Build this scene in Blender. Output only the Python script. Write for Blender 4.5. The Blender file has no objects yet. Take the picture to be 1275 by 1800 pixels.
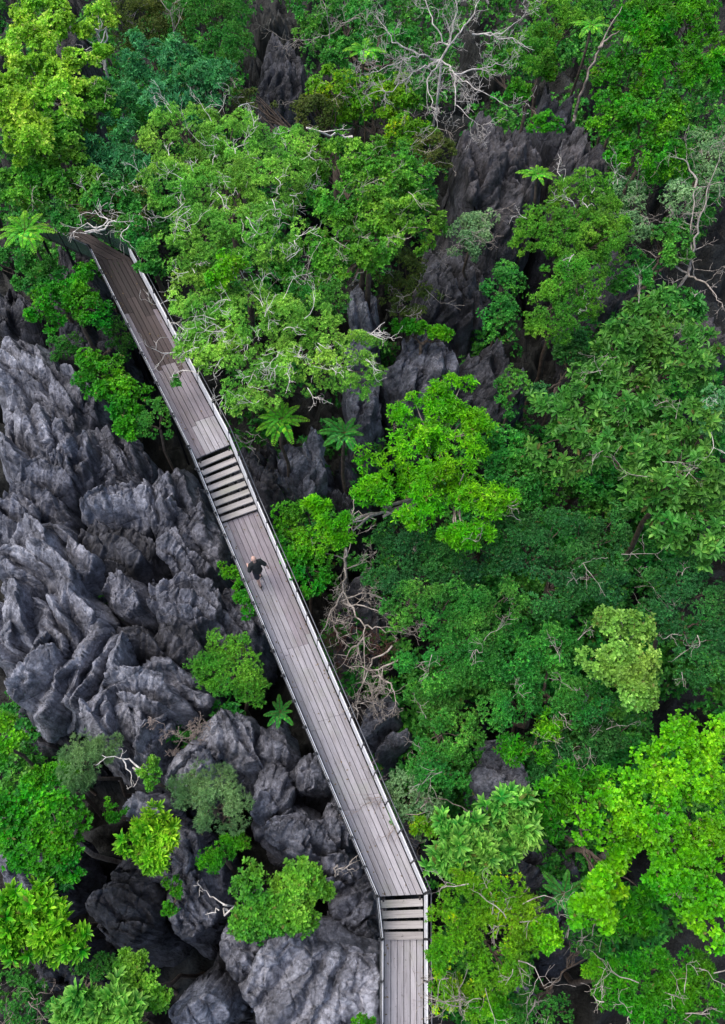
import bpy, math, random
import numpy as np
from mathutils import Vector, Matrix
R = math.radians
rnd = random.Random(7)
rng = np.random.default_rng(11)
SC = bpy.context.scene
COL = SC.collection

# ------------------------------------------------------------------ camera, sky, sun, exposure
FPX, TILT, CZ = 1400.0, R(28), 24.7
cam_d = bpy.data.cameras.new('camera'); cam = bpy.data.objects.new('camera', cam_d); COL.objects.link(cam)
cam.location = (0, 0, CZ); cam.rotation_euler = (TILT, 0, 0)
cam_d.sensor_fit = 'VERTICAL'; cam_d.sensor_height = 36; cam_d.lens = 36*FPX/1800
cam_d.clip_start = .1; cam_d.clip_end = 2000
SC.camera = cam
w = bpy.data.worlds.new('World'); SC.world = w; w.use_nodes = True
nt = w.node_tree; nt.nodes.clear()
sky = nt.nodes.new('ShaderNodeTexSky'); sky.sky_type = 'NISHITA'; sky.sun_disc = False
SUN_EL, SUN_AZ = R(66), R(-75)
sky.sun_elevation = SUN_EL; sky.sun_rotation = SUN_AZ
sky.air_density = 1.2; sky.dust_density = 4.0; sky.ozone_density = 1.0
bg = nt.nodes.new('ShaderNodeBackground'); bg.inputs[1].default_value = .115
wo = nt.nodes.new('ShaderNodeOutputWorld')
nt.links.new(sky.outputs[0], bg.inputs[0]); nt.links.new(bg.outputs[0], wo.inputs[0])
sd = bpy.data.lights.new('sun', 'SUN'); sd.energy = 1.3; sd.angle = R(48); sd.color = (1, .965, .92)
so = bpy.data.objects.new('sun', sd); COL.objects.link(so); so.location = (0, 0, 40)
dirv = Vector((math.sin(SUN_AZ)*math.cos(SUN_EL), math.cos(SUN_AZ)*math.cos(SUN_EL), math.sin(SUN_EL)))
so.rotation_euler = dirv.to_track_quat('Z', 'Y').to_euler()
SC.view_settings.view_transform = 'Standard'; SC.view_settings.look = 'None'
SC.view_settings.gamma = 1; SC.view_settings.use_curve_mapping = False
SC.view_settings.exposure = 1.03

cT, sT = math.cos(TILT), math.sin(TILT)
AX = np.array([1, 0, 0.]); AU = np.array([0, cT, sT]); AN = np.array([0, -sT, cT])   # right, image-up, toward camera
def P(px, py, z):
    """world point at height z seen at photo pixel px,py"""
    a, b = (px-637.5)/FPX, -(py-900)/FPX
    d = AX*a + AU*b - AN
    t = (z-CZ)/d[2]
    return np.array([0, 0, CZ]) + d*t
def PPM(p):  # pixels per metre at a world point
    return FPX/(-(np.dot(p-np.array([0, 0, CZ]), AN)))

# ------------------------------------------------------------------ numpy noise
_perm = rng.permutation(4096)
_val = rng.random(4096)*2-1
def vnoise(p):
    p = np.asarray(p, float); i = np.floor(p).astype(int); f = p-i; f = f*f*f*(f*(f*6-15)+10)
    def h(dx, dy, dz):
        a = _perm[(i[..., 0]+dx) & 4095]; a = _perm[(a+i[..., 1]+dy) & 4095]; a = _perm[(a+i[..., 2]+dz) & 4095]
        return _val[a]
    x, y, z = f[..., 0], f[..., 1], f[..., 2]
    c00 = h(0,0,0)*(1-x)+h(1,0,0)*x; c10 = h(0,1,0)*(1-x)+h(1,1,0)*x
    c01 = h(0,0,1)*(1-x)+h(1,0,1)*x; c11 = h(0,1,1)*(1-x)+h(1,1,1)*x
    return (c00*(1-y)+c10*y)*(1-z)+(c01*(1-y)+c11*y)*z
def fbm(p, o=4, g=.5):
    s, a, r = 0, 1, 0
    for k in range(o):
        s = s+a*vnoise(p*(2.03**k)+17.3*k); r += a; a *= g
    return s/r
def v3(x, y, z): return np.stack(np.broadcast_arrays(x, y, z), -1).astype(float)

# ------------------------------------------------------------------ mesh helpers
def leaf_mesh(name, v, f, mat, six):
    me = mesh_from(name, v, [f], False, mat)
    pat = [0, .35, .72, 1, .72, .35] if six else [0, .5, 1, .5]
    me.attributes.new('along', 'FLOAT', 'POINT').data.foreach_set('value', np.tile(np.array(pat, np.float32), len(v)//len(pat)))
    return me
def mesh_from(name, V, F, smooth=False, mat=None):
    """V (n,3) ; F list of index arrays, each (m,k)"""
    me = bpy.data.meshes.new(name)
    V = np.asarray(V, np.float32); me.vertices.add(len(V)); me.vertices.foreach_set('co', V.ravel())
    F = [np.asarray(f, np.int32) for f in F if len(f)]
    nl = sum(f.size for f in F); npol = sum(len(f) for f in F)
    me.loops.add(nl); me.polygons.add(npol)
    me.loops.foreach_set('vertex_index', np.concatenate([f.ravel() for f in F]))
    tot = np.concatenate([np.full(len(f), f.shape[1], np.int32) for f in F])
    st = np.concatenate([[0], np.cumsum(tot)[:-1]]).astype(np.int32)
    me.polygons.foreach_set('loop_start', st); me.polygons.foreach_set('loop_total', tot)
    me.polygons.foreach_set('use_smooth', np.full(npol, smooth))
    me.update(calc_edges=True); me.validate()
    if mat: me.materials.append(mat)
    return me
def put(name, me, parent=None, loc=(0, 0, 0)):
    o = bpy.data.objects.new(name, me); COL.objects.link(o)
    if parent is not None: o.parent = parent
    o.location = loc
    return o
def tag(o, label=None, cat=None, group=None, kind=None):
    if label: o['label'] = label
    if cat: o['category'] = cat
    if group: o['group'] = group
    if kind: o['kind'] = kind
    return o
def thing(name, loc, label, cat, group=None):
    e = bpy.data.objects.new(name, None); COL.objects.link(e); e.location = tuple(loc); e.empty_display_size = .2
    return tag(e, label, cat, group)
class TB:
    """collects tubes and boxes into one mesh"""
    def __init__(s): s.V = []; s.Q = []; s.T = []; s.n = 0
    def tube(s, pts, rad, k=5, cap=True):
        pts = np.asarray(pts, float); n = len(pts); rad = np.broadcast_to(rad, (n,))
        tg = np.gradient(pts, axis=0); tg /= np.linalg.norm(tg, axis=1)[:, None]+1e-9
        ref = np.array([0, 0, 1.]) if abs(tg[0][2]) < .8 else np.array([1., 0, 0])
        a = np.cross(tg, ref); a /= np.linalg.norm(a, axis=1)[:, None]+1e-9; b = np.cross(tg, a)
        th = np.arange(k)*2*math.pi/k
        ring = pts[:, None]+rad[:, None, None]*(np.cos(th)[None, :, None]*a[:, None]+np.sin(th)[None, :, None]*b[:, None])
        s.V.append(ring.reshape(-1, 3))
        i = (np.arange(n-1)*k)[:, None]; j = np.arange(k)[None]; j2 = (j+1) % k
        q = np.stack([i+j, i+j2, i+k+j2, i+k+j], -1).reshape(-1, 4)+s.n
        s.Q.append(q); 
        if cap:
            for base in (0, (n-1)*k):
                if k == 4: s.Q.append(np.array([[0,1,2,3]])+base+s.n)
                else: s.T.append(np.array([[0, m, m+1] for m in range(1, k-1)])+base+s.n)
        s.n += n*k
    def hexa(s, c8):
        s.V.append(np.asarray(c8, float)); s.Q.append(np.array([[0,3,2,1],[4,5,6,7],[0,1,5,4],[1,2,6,5],[2,3,7,6],[3,0,4,7]])+s.n); s.n += 8
    def bar(s, a, b, w, h, up=(0, 0, 1)):
        a = np.asarray(a, float); b = np.asarray(b, float); d = b-a; d = d/np.linalg.norm(d)
        sd = np.cross(d, up); sd /= np.linalg.norm(sd)+1e-9; u = np.cross(sd, d)
        sd = sd*w/2; u = u*h/2
        s.hexa([a-sd-u, a+sd-u, b+sd-u, b-sd-u, a-sd+u, a+sd+u, b+sd+u, b-sd+u])
    def mesh(s, name, mat, org=(0, 0, 0), smooth=False):
        return mesh_from(name, np.concatenate(s.V)-np.asarray(org), [np.concatenate(s.Q) if s.Q else [], np.concatenate(s.T) if s.T else []], smooth, mat)

# ------------------------------------------------------------------ materials
def newmat(name):
    m = bpy.data.materials.new(name); m.use_nodes = True; t = m.node_tree; t.nodes.clear()
    return m, t
def N(t, ty, **k):
    n = t.nodes.new(ty)
    for a, b in k.items():
        if a.startswith('i_'):
            key = a[2:]; key = int(key) if key.isdigit() else key.replace('_', ' ')
            n.inputs[key].default_value = b
        else: setattr(n, a, b)
    return n
def ramp(t, src, stops, mode='LINEAR'):
    r = N(t, 'ShaderNodeValToRGB'); r.color_ramp.interpolation = mode
    el = r.color_ramp.elements
    while len(el) > 1: el.remove(el[0])
    el[0].position = stops[0][0]; el[0].color = (*stops[0][1], 1)
    for p_, c_ in stops[1:]:
        e = el.new(p_); e.color = (*c_, 1)
    t.links.new(src, r.inputs[0]); return r.outputs[0]
def mixc(t, fac, a, b, bt='MIX'):
    m = N(t, 'ShaderNodeMix', data_type='RGBA', blend_type=bt)
    for s_, v_ in ((m.inputs[0], fac), (m.inputs[6], a), (m.inputs[7], b)):
        if hasattr(v_, 'is_linked') : t.links.new(v_, s_)
        elif isinstance(v_, (int, float)): s_.default_value = v_
        else: s_.default_value = (*v_, 1)
    return m.outputs[2]

def leaf_mat(name, dark, light, tip=None, trans=.36, rough=.48, nscale=.9, tipmix=.12):
    gn = {'leaf_feather': 2.0, 'leaf_yellow_lime': 1.6, 'leaf_teal': 1.6, 'leaf_mid': 1.55, 'leaf_dark': 1.5, 'leaf_rosette': 1.12, 'leaf_greygreen': 1.8}.get(name, 1.2)
    sat = lambda c: tuple(min(.85, max(.002, (x+(x-sum(c)/3)*.12)*gn)) for x in c)
    dark, light = sat(dark), sat(light); tip = sat(tip) if tip else None
    m, t = newmat(name); L = t.links
    g = N(t, 'ShaderNodeNewGeometry'); tc = N(t, 'ShaderNodeTexCoord')
    no = N(t, 'ShaderNodeTexNoise', i_Scale=nscale, i_Detail=3.0); L.new(tc.outputs['Object'], no.inputs['Vector'])
    a = N(t, 'ShaderNodeMath', operation='MULTIPLY_ADD', use_clamp=True); L.new(g.outputs['Random Per Island'], a.inputs[0]); a.inputs[1].default_value = .75
    b = N(t, 'ShaderNodeMath', operation='MULTIPLY_ADD'); L.new(no.outputs[0], b.inputs[0]); b.inputs[1].default_value = 2.4; b.inputs[2].default_value = -1.1
    L.new(b.outputs[0], a.inputs[2])
    tip = tip or tuple(min(1, c*1.15) for c in light)
    c = ramp(t, a.outputs[0], [(0, dark), (.55, tuple((x+y)/2 for x, y in zip(dark, light))), (.9, light), (1, tip)])
    at = N(t, 'ShaderNodeAttribute', attribute_name='along'); pw = N(t, 'ShaderNodeMath', operation='POWER'); L.new(at.outputs['Fac'], pw.inputs[0]); pw.inputs[1].default_value = 2.5
    pm = N(t, 'ShaderNodeMath', operation='MULTIPLY'); L.new(pw.outputs[0], pm.inputs[0]); pm.inputs[1].default_value = tipmix
    c = mixc(t, pm.outputs[0], c, tip)      # leaves are paler towards the tip
    p = N(t, 'ShaderNodeBsdfPrincipled', i_Roughness=rough); L.new(c, p.inputs['Base Color']); p.inputs['Specular IOR Level'].default_value = .28
    hn = N(t, 'ShaderNodeTexNoise', i_Scale=.55, i_Detail=2.0); L.new(tc.outputs['Object'], hn.inputs['Vector'])
    hm = N(t, 'ShaderNodeMapRange'); hm.inputs['From Min'].default_value = .3; hm.inputs['From Max'].default_value = .7; hm.inputs['To Min'].default_value = .486; hm.inputs['To Max'].default_value = .530; L.new(hn.outputs[0], hm.inputs[0])
    hs = N(t, 'ShaderNodeHueSaturation'); L.new(hm.outputs[0], hs.inputs['Hue']); L.new(c, hs.inputs['Color'])
    sm = N(t, 'ShaderNodeMapRange'); sm.inputs['To Min'].default_value = .80; sm.inputs['To Max'].default_value = 1.2; L.new(hn.outputs[0], sm.inputs[0])
    rv = N(t, 'ShaderNodeMath', operation='FRACT'); r0 = N(t, 'ShaderNodeMath', operation='MULTIPLY'); L.new(g.outputs['Random Per Island'], r0.inputs[0]); r0.inputs[1].default_value = 37.7; L.new(r0.outputs[0], rv.inputs[0])
    vm = N(t, 'ShaderNodeMapRange'); vm.inputs['To Min'].default_value = .68; vm.inputs['To Max'].default_value = 1.28; L.new(rv.outputs[0], vm.inputs[0]); L.new(vm.outputs[0], hs.inputs['Value'])
    c = hs.outputs[0]
    r1 = N(t, 'ShaderNodeMath', operation='MULTIPLY'); L.new(g.outputs['Random Per Island'], r1.inputs[0]); r1.inputs[1].default_value = 113.3; r2 = N(t, 'ShaderNodeMath', operation='FRACT'); L.new(r1.outputs[0], r2.inputs[0])
    c = mixc(t, ramp(t, r2.outputs[0], [(0, (0,)*3), (.982, (.75,)*3)], 'CONSTANT'), c, (.16, .11, .04))   # a few withered leaves
    L.new(c, p.inputs['Base Color'])
    tr = N(t, 'ShaderNodeBsdfTranslucent'); L.new(mixc(t, 1.0, c, (1.0, 1.0, .55), 'MULTIPLY'), tr.inputs[0])
    mx = N(t, 'ShaderNodeMixShader'); mx.inputs[0].default_value = trans; L.new(p.outputs[0], mx.inputs[1]); L.new(tr.outputs[0], mx.inputs[2])
    o = N(t, 'ShaderNodeOutputMaterial'); L.new(mx.outputs[0], o.inputs[0]); return m
def rock_mat(name, base, light, brown=.0, fine=1.0):
    m, t = newmat(name); L = t.links; tc = N(t, 'ShaderNodeTexCoord'); V = tc.outputs['Object']
    oi = N(t, 'ShaderNodeObjectInfo')
    n1 = N(t, 'ShaderNodeTexNoise', i_Scale=1.1, i_Detail=7.0, i_Roughness=.62); L.new(V, n1.inputs['Vector'])
    n2 = N(t, 'ShaderNodeTexNoise', i_Scale=9.0, i_Detail=6.0, i_Roughness=.7); L.new(V, n2.inputs['Vector'])
    mp = N(t, 'ShaderNodeMapping'); mp.inputs['Scale'].default_value = (3.0, 3.0, .6); L.new(V, mp.inputs[0])
    n3 = N(t, 'ShaderNodeTexNoise', i_Scale=1.6, i_Detail=5.0, i_Roughness=.6); L.new(mp.outputs[0], n3.inputs['Vector'])
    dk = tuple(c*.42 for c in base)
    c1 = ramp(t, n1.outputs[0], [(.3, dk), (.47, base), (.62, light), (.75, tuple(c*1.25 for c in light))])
    c2 = ramp(t, n2.outputs[0], [(.3, (.5,)*3), (.48, (.92,)*3), (.66, (1.28,)*3)])
    pv = N(t, 'ShaderNodeTexVoronoi', i_Scale=9.0); L.new(V, pv.inputs['Vector'])
    pits = ramp(t, pv.outputs['Distance'], [(.08, (.55,)*3), (.26, (1,)*3)])
    c2 = mixc(t, 1.0, c2, pits, 'MULTIPLY')
    c3 = ramp(t, n3.outputs[0], [(.35, (.5, .5, .52)), (.5, (1, 1, 1)), (.7, (1.12,)*3)])
    c = mixc(t, 1.0, mixc(t, 1.0, c1, c2, 'MULTIPLY'), c3, 'MULTIPLY')
    if brown:
        n4 = N(t, 'ShaderNodeTexNoise', i_Scale=.8, i_Detail=4.0); L.new(V, n4.inputs['Vector'])
        f = ramp(t, n4.outputs[0], [(.42, (0,)*3), (.62, (brown,)*3)])
        c = mixc(t, f, c, (.075, .055, .042))
    # small moss specks
    n5 = N(t, 'ShaderNodeTexNoise', i_Scale=2.3, i_Detail=6.0, i_Roughness=.75); L.new(V, n5.inputs['Vector'])
    f5 = ramp(t, n5.outputs[0], [(.66, (0,)*3), (.72, (.45,)*3)])
    c = mixc(t, f5, c, (.035, .06, .03))
    vo = N(t, 'ShaderNodeTexVoronoi', feature='DISTANCE_TO_EDGE', i_Scale=1.15); 
    wm = mixc(t, .35, V, n1.outputs[1]); L.new(wm, vo.inputs['Vector'])
    cr = ramp(t, vo.outputs['Distance'], [(0, (0,)*3), (.035, (1,)*3)])
    c = mixc(t, 1.0, c, ramp(t, vo.outputs['Distance'], [(0, (.6,)*3), (.02, (1,)*3)]), 'MULTIPLY')
    b1 = N(t, 'ShaderNodeBump', i_Strength=.5*fine, i_Distance=.06); L.new(n2.outputs[0], b1.inputs['Height'])
    b2 = N(t, 'ShaderNodeBump', i_Strength=.45, i_Distance=.06); L.new(cr, b2.inputs['Height']); L.new(b1.outputs[0], b2.inputs['Normal'])
    b0 = N(t, 'ShaderNodeBump', i_Strength=.6, i_Distance=.04); L.new(pits, b0.inputs['Height']); L.new(b0.outputs[0], b1.inputs['Normal'])
    b3 = N(t, 'ShaderNodeBump', i_Strength=.65*fine, i_Distance=.25); L.new(n3.outputs[0], b3.inputs['Height']); L.new(b2.outputs[0], b3.inputs['Normal'])
    p = N(t, 'ShaderNodeBsdfPrincipled', i_Roughness=.82); L.new(c, p.inputs['Base Color']); L.new(b3.outputs[0], p.inputs['Normal'])
    o = N(t, 'ShaderNodeOutputMaterial'); L.new(p.outputs[0], o.inputs[0]); return m
def bark_mat(name, a, b, sc=6):
    m, t = newmat(name); L = t.links; tc = N(t, 'ShaderNodeTexCoord')
    n = N(t, 'ShaderNodeTexNoise', i_Scale=float(sc), i_Detail=5.0); L.new(tc.outputs['Object'], n.inputs['Vector'])
    c = ramp(t, n.outputs[0], [(.35, a), (.65, b)])
    bu = N(t, 'ShaderNodeBump', i_Strength=.5, i_Distance=.02); L.new(n.outputs[0], bu.inputs['Height'])
    p = N(t, 'ShaderNodeBsdfPrincipled', i_Roughness=.85); L.new(c, p.inputs['Base Color']); L.new(bu.outputs[0], p.inputs['Normal'])
    o = N(t, 'ShaderNodeOutputMaterial'); L.new(p.outputs[0], o.inputs[0]); return m
def flat_mat(name, c, rough=.6, metal=0., var=.25, sc=8):
    m, t = newmat(name); L = t.links; tc = N(t, 'ShaderNodeTexCoord')
    n = N(t, 'ShaderNodeTexNoise', i_Scale=float(sc), i_Detail=5.0, i_Roughness=.65); L.new(tc.outputs['Object'], n.inputs['Vector'])
    col = ramp(t, n.outputs[0], [(.3, tuple(x*(1-var) for x in c)), (.7, tuple(min(1, x*(1+var)) for x in c))])
    p = N(t, 'ShaderNodeBsdfPrincipled', i_Roughness=rough, i_Metallic=metal); L.new(col, p.inputs['Base Color'])
    o = N(t, 'ShaderNodeOutputMaterial'); L.new(p.outputs[0], o.inputs[0]); return m
def wood_mat(name, a, b, stain):
    m, t = newmat(name); L = t.links; tc = N(t, 'ShaderNodeTexCoord'); oi = N(t, 'ShaderNodeObjectInfo')
    off = N(t, 'ShaderNodeVectorMath', operation='SCALE'); L.new(oi.outputs['Location'], off.inputs[0]); off.inputs['Scale'].default_value = 3.7
    ad = N(t, 'ShaderNodeVectorMath', operation='ADD'); L.new(tc.outputs['Object'], ad.inputs[0]); L.new(off.outputs[0], ad.inputs[1])
    mp = N(t, 'ShaderNodeMapping'); mp.inputs['Scale'].default_value = (.5, 11, 4); L.new(ad.outputs[0], mp.inputs[0])
    g = N(t, 'ShaderNodeTexNoise', i_Scale=2.2, i_Detail=8.0, i_Roughness=.7, i_Distortion=.4); L.new(mp.outputs[0], g.inputs['Vector'])
    mp2 = N(t, 'ShaderNodeMapping'); mp2.inputs['Scale'].default_value = (.7, 3.5, 2); L.new(ad.outputs[0], mp2.inputs[0])
    s = N(t, 'ShaderNodeTexNoise', i_Scale=1.3, i_Detail=5.0, i_Roughness=.6); L.new(mp2.outputs[0], s.inputs['Vector'])
    k = N(t, 'ShaderNodeTexNoise', i_Scale=7.0, i_Detail=2.0); L.new(ad.outputs[0], k.inputs['Vector'])
    base = mixc(t, oi.outputs['Random'], a, b)
    c = mixc(t, 1.0, base, ramp(t, g.outputs[0], [(.3, (.58, .56, .56)), (.48, (.95,)*3), (.7, (1.18,)*3)]), 'MULTIPLY')
    c = mixc(t, ramp(t, s.outputs[0], [(.5, (0,)*3), (.75, (.65,)*3)]), c, stain)
    c = mixc(t, 1.0, c, ramp(t, k.outputs[0], [(.72, (1,)*3), (.78, (.45,)*3)]), 'MULTIPLY')
    gp = N(t, 'ShaderNodeNewGeometry'); w1 = N(t, 'ShaderNodeTexNoise', i_Scale=.9, i_Detail=6.0, i_Roughness=.7); L.new(gp.outputs['Position'], w1.inputs['Vector'])
    c = mixc(t, ramp(t, w1.outputs[0], [(.5, (0,)*3), (.7, (.35,)*3)]), c, tuple(x*y for x, y in zip(a, (.8, .95, .6))))   # faint algae patches
    w2 = N(t, 'ShaderNodeTexNoise', i_Scale=26.0, i_Detail=2.0); L.new(gp.outputs['Position'], w2.inputs['Vector'])
    c = mixc(t, ramp(t, w2.outputs[0], [(.70, (0,)*3), (.73, (.8,)*3)]), c, (.05, .04, .035))
    bu = N(t, 'ShaderNodeBump', i_Strength=.5, i_Distance=.01); L.new(g.outputs[0], bu.inputs['Height'])
    p = N(t, 'ShaderNodeBsdfPrincipled', i_Roughness=.75); L.new(c, p.inputs['Base Color']); L.new(bu.outputs[0], p.inputs['Normal'])
    o = N(t, 'ShaderNodeOutputMaterial'); L.new(p.outputs[0], o.inputs[0]); return m

M = dict(
 rock=rock_mat('limestone_grey', (.100, .104, .130), (.20, .206, .248)),
 rock_pale=rock_mat('limestone_pale', (.15, .155, .188), (.29, .298, .348), fine=.8),
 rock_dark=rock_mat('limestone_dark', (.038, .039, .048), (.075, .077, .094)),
 rock_brown=rock_mat('limestone_brown', (.055, .054, .063), (.10, .099, .115), brown=.2),
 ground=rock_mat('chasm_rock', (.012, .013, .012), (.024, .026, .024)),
 bark=bark_mat('bark_brown', (.05, .035, .025), (.12, .09, .07)),
 bark_pale=bark_mat('bark_pale', (.2, .17, .145), (.45, .40, .36)),
 bark_white=bark_mat('bark_white', (.42, .39, .36), (.75, .71, .67)),
 bark_grey=bark_mat('bark_grey', (.26, .24, .225), (.52, .49, .46)),
 bark_tan=bark_mat('bark_tan', (.13, .10, .085), (.34, .28, .25)),
 bark_red=bark_mat('bark_red', (.05, .022, .016), (.10, .045, .035)),
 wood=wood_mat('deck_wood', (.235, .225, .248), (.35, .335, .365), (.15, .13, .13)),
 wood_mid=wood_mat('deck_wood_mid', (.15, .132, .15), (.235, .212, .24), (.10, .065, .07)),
 wood_brown_shade=wood_mat('deck_wood_brown_shade', (.033, .023, .023), (.055, .040, .040), (.05, .03, .028)),  # brown weathered wood, darkened further by tree shade painted into the colour
 wood_wet_shade=wood_mat('deck_wood_wet_shade', (.018, .012, .012), (.032, .022, .022), (.012, .009, .009)),  # wet wood plus painted tree shade, hence nearly black
 wood_step=wood_mat('stair_wood', (.27, .255, .255), (.37, .35, .35), (.17, .15, .15)),
 steel=flat_mat('dark_steel', (.022, .024, .03), .5, .3),
 rail=flat_mat('grey_rail', (.10, .105, .12), .45, .4),
 panel=flat_mat('pale_panel', (.66, .67, .70), .5, 0, .15, 5),
 under=flat_mat('dark_beam', (.03, .026, .028), .8),
 skin=flat_mat('skin', (.48, .30, .245), .5, 0, .06),
 shirt=flat_mat('black_shirt', (.008, .011, .013), .9, 0, .3, 30),
 shorts=flat_mat('navy_shorts', (.014, .014, .026), .9, 0, .3, 30),
 shoe=flat_mat('black_shoe', (.012, .012, .014), .6),
 sole=flat_mat('pale_sole', (.5, .45, .4), .7),
)
LM = dict(
 yellow_lime=leaf_mat('leaf_yellow_lime', (.08, .20, .018), (.26, .44, .05), (.42, .56, .11)),
 lime=leaf_mat('leaf_lime', (.05, .21, .012), (.15, .42, .022), (.26, .54, .04)),
 lime_rosette=leaf_mat('leaf_lime_rosette', (.025, .15, .010), (.09, .33, .018), (.42, .68, .08), tipmix=.65),
 bright=leaf_mat('leaf_bright', (.022, .125, .010), (.085, .30, .018), (.16, .42, .03)),
 bright_rosette=leaf_mat('leaf_bright_rosette', (.02, .12, .018), (.07, .27, .035), (.42, .68, .16), tipmix=.7),
 fresh=leaf_mat('leaf_fresh', (.045, .16, .02), (.145, .36, .04), (.24, .46, .07)),
 feather=leaf_mat('leaf_feather', (.05, .14, .024), (.17, .32, .055), (.26, .42, .09)),
 teal=leaf_mat('leaf_teal', (.016, .095, .030), (.06, .225, .075), (.11, .32, .12)),
 dark=leaf_mat('leaf_dark', (.012, .062, .014), (.042, .155, .036), (.07, .22, .05)),
 mid=leaf_mat('leaf_mid', (.018, .09, .015), (.065, .215, .034), (.12, .31, .05)),
 rosette=leaf_mat('leaf_rosette', (.03, .12, .018), (.105, .27, .05), (.20, .38, .08), tipmix=.3),
 greygreen=leaf_mat('leaf_greygreen', (.06, .12, .055), (.17, .28, .13), (.25, .36, .20)),
 olive=leaf_mat('leaf_olive', (.045, .075, .016), (.12, .16, .035), (.19, .23, .05)),
 yellowgreen=leaf_mat('leaf_yellowgreen', (.06, .19, .014), (.18, .38, .03), (.42, .50, .03)),
 palelime=leaf_mat('leaf_palelime', (.09, .20, .035), (.23, .42, .08), (.36, .54, .14)),
 mint=leaf_mat('leaf_mint', (.05, .17, .055), (.14, .34, .12), (.25, .46, .20)),
 palm=leaf_mat('leaf_palm', (.04, .22, .02), (.12, .42, .035), (.45, .68, .08), tipmix=.5),
 palm_dark=leaf_mat('leaf_palm_dark', (.015, .13, .022), (.05, .25, .04), (.20, .50, .08), tipmix=.5),
)

# ------------------------------------------------------------------ ground
def build_ground():
    xs = np.concatenate([np.linspace(-400, -40, 10)[:-1], np.linspace(-40, 40, 400), np.linspace(40, 400, 10)[1:]])
    ys = np.concatenate([np.linspace(-300, -22, 8)[:-1], np.linspace(-22, 70, 440), np.linspace(70, 1400, 12)[1:]])
    X, Y = np.meshgrid(xs, ys)
    q = v3(X*.22, Y*.22, 3.1)
    wx = fbm(q+9, 3)*2.; wy = fbm(q+31, 3)*2.
    r = 1-np.abs(fbm(v3((X+wx)*.33, (Y+wy)*.25, 0.), 4))*2.2
    Z = -9.5+2.6*fbm(q, 3)+2.2*np.clip(r, -1, 1)**3+.6*fbm(v3(X*1.3, Y*1.3, 5.), 3)-1.1*np.abs(fbm(v3((X+wx)*1.1, (Y+wy)*.7, 8.), 3))*2
    n, m = X.shape
    V = v3(X, Y, Z).reshape(-1, 3); i = np.arange(n-1)[:, None]*m+np.arange(m-1)[None]
    F = np.stack([i, i+1, i+m+1, i+m], -1).reshape(-1, 4)
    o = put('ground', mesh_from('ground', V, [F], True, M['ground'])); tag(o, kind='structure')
build_ground()

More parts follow.
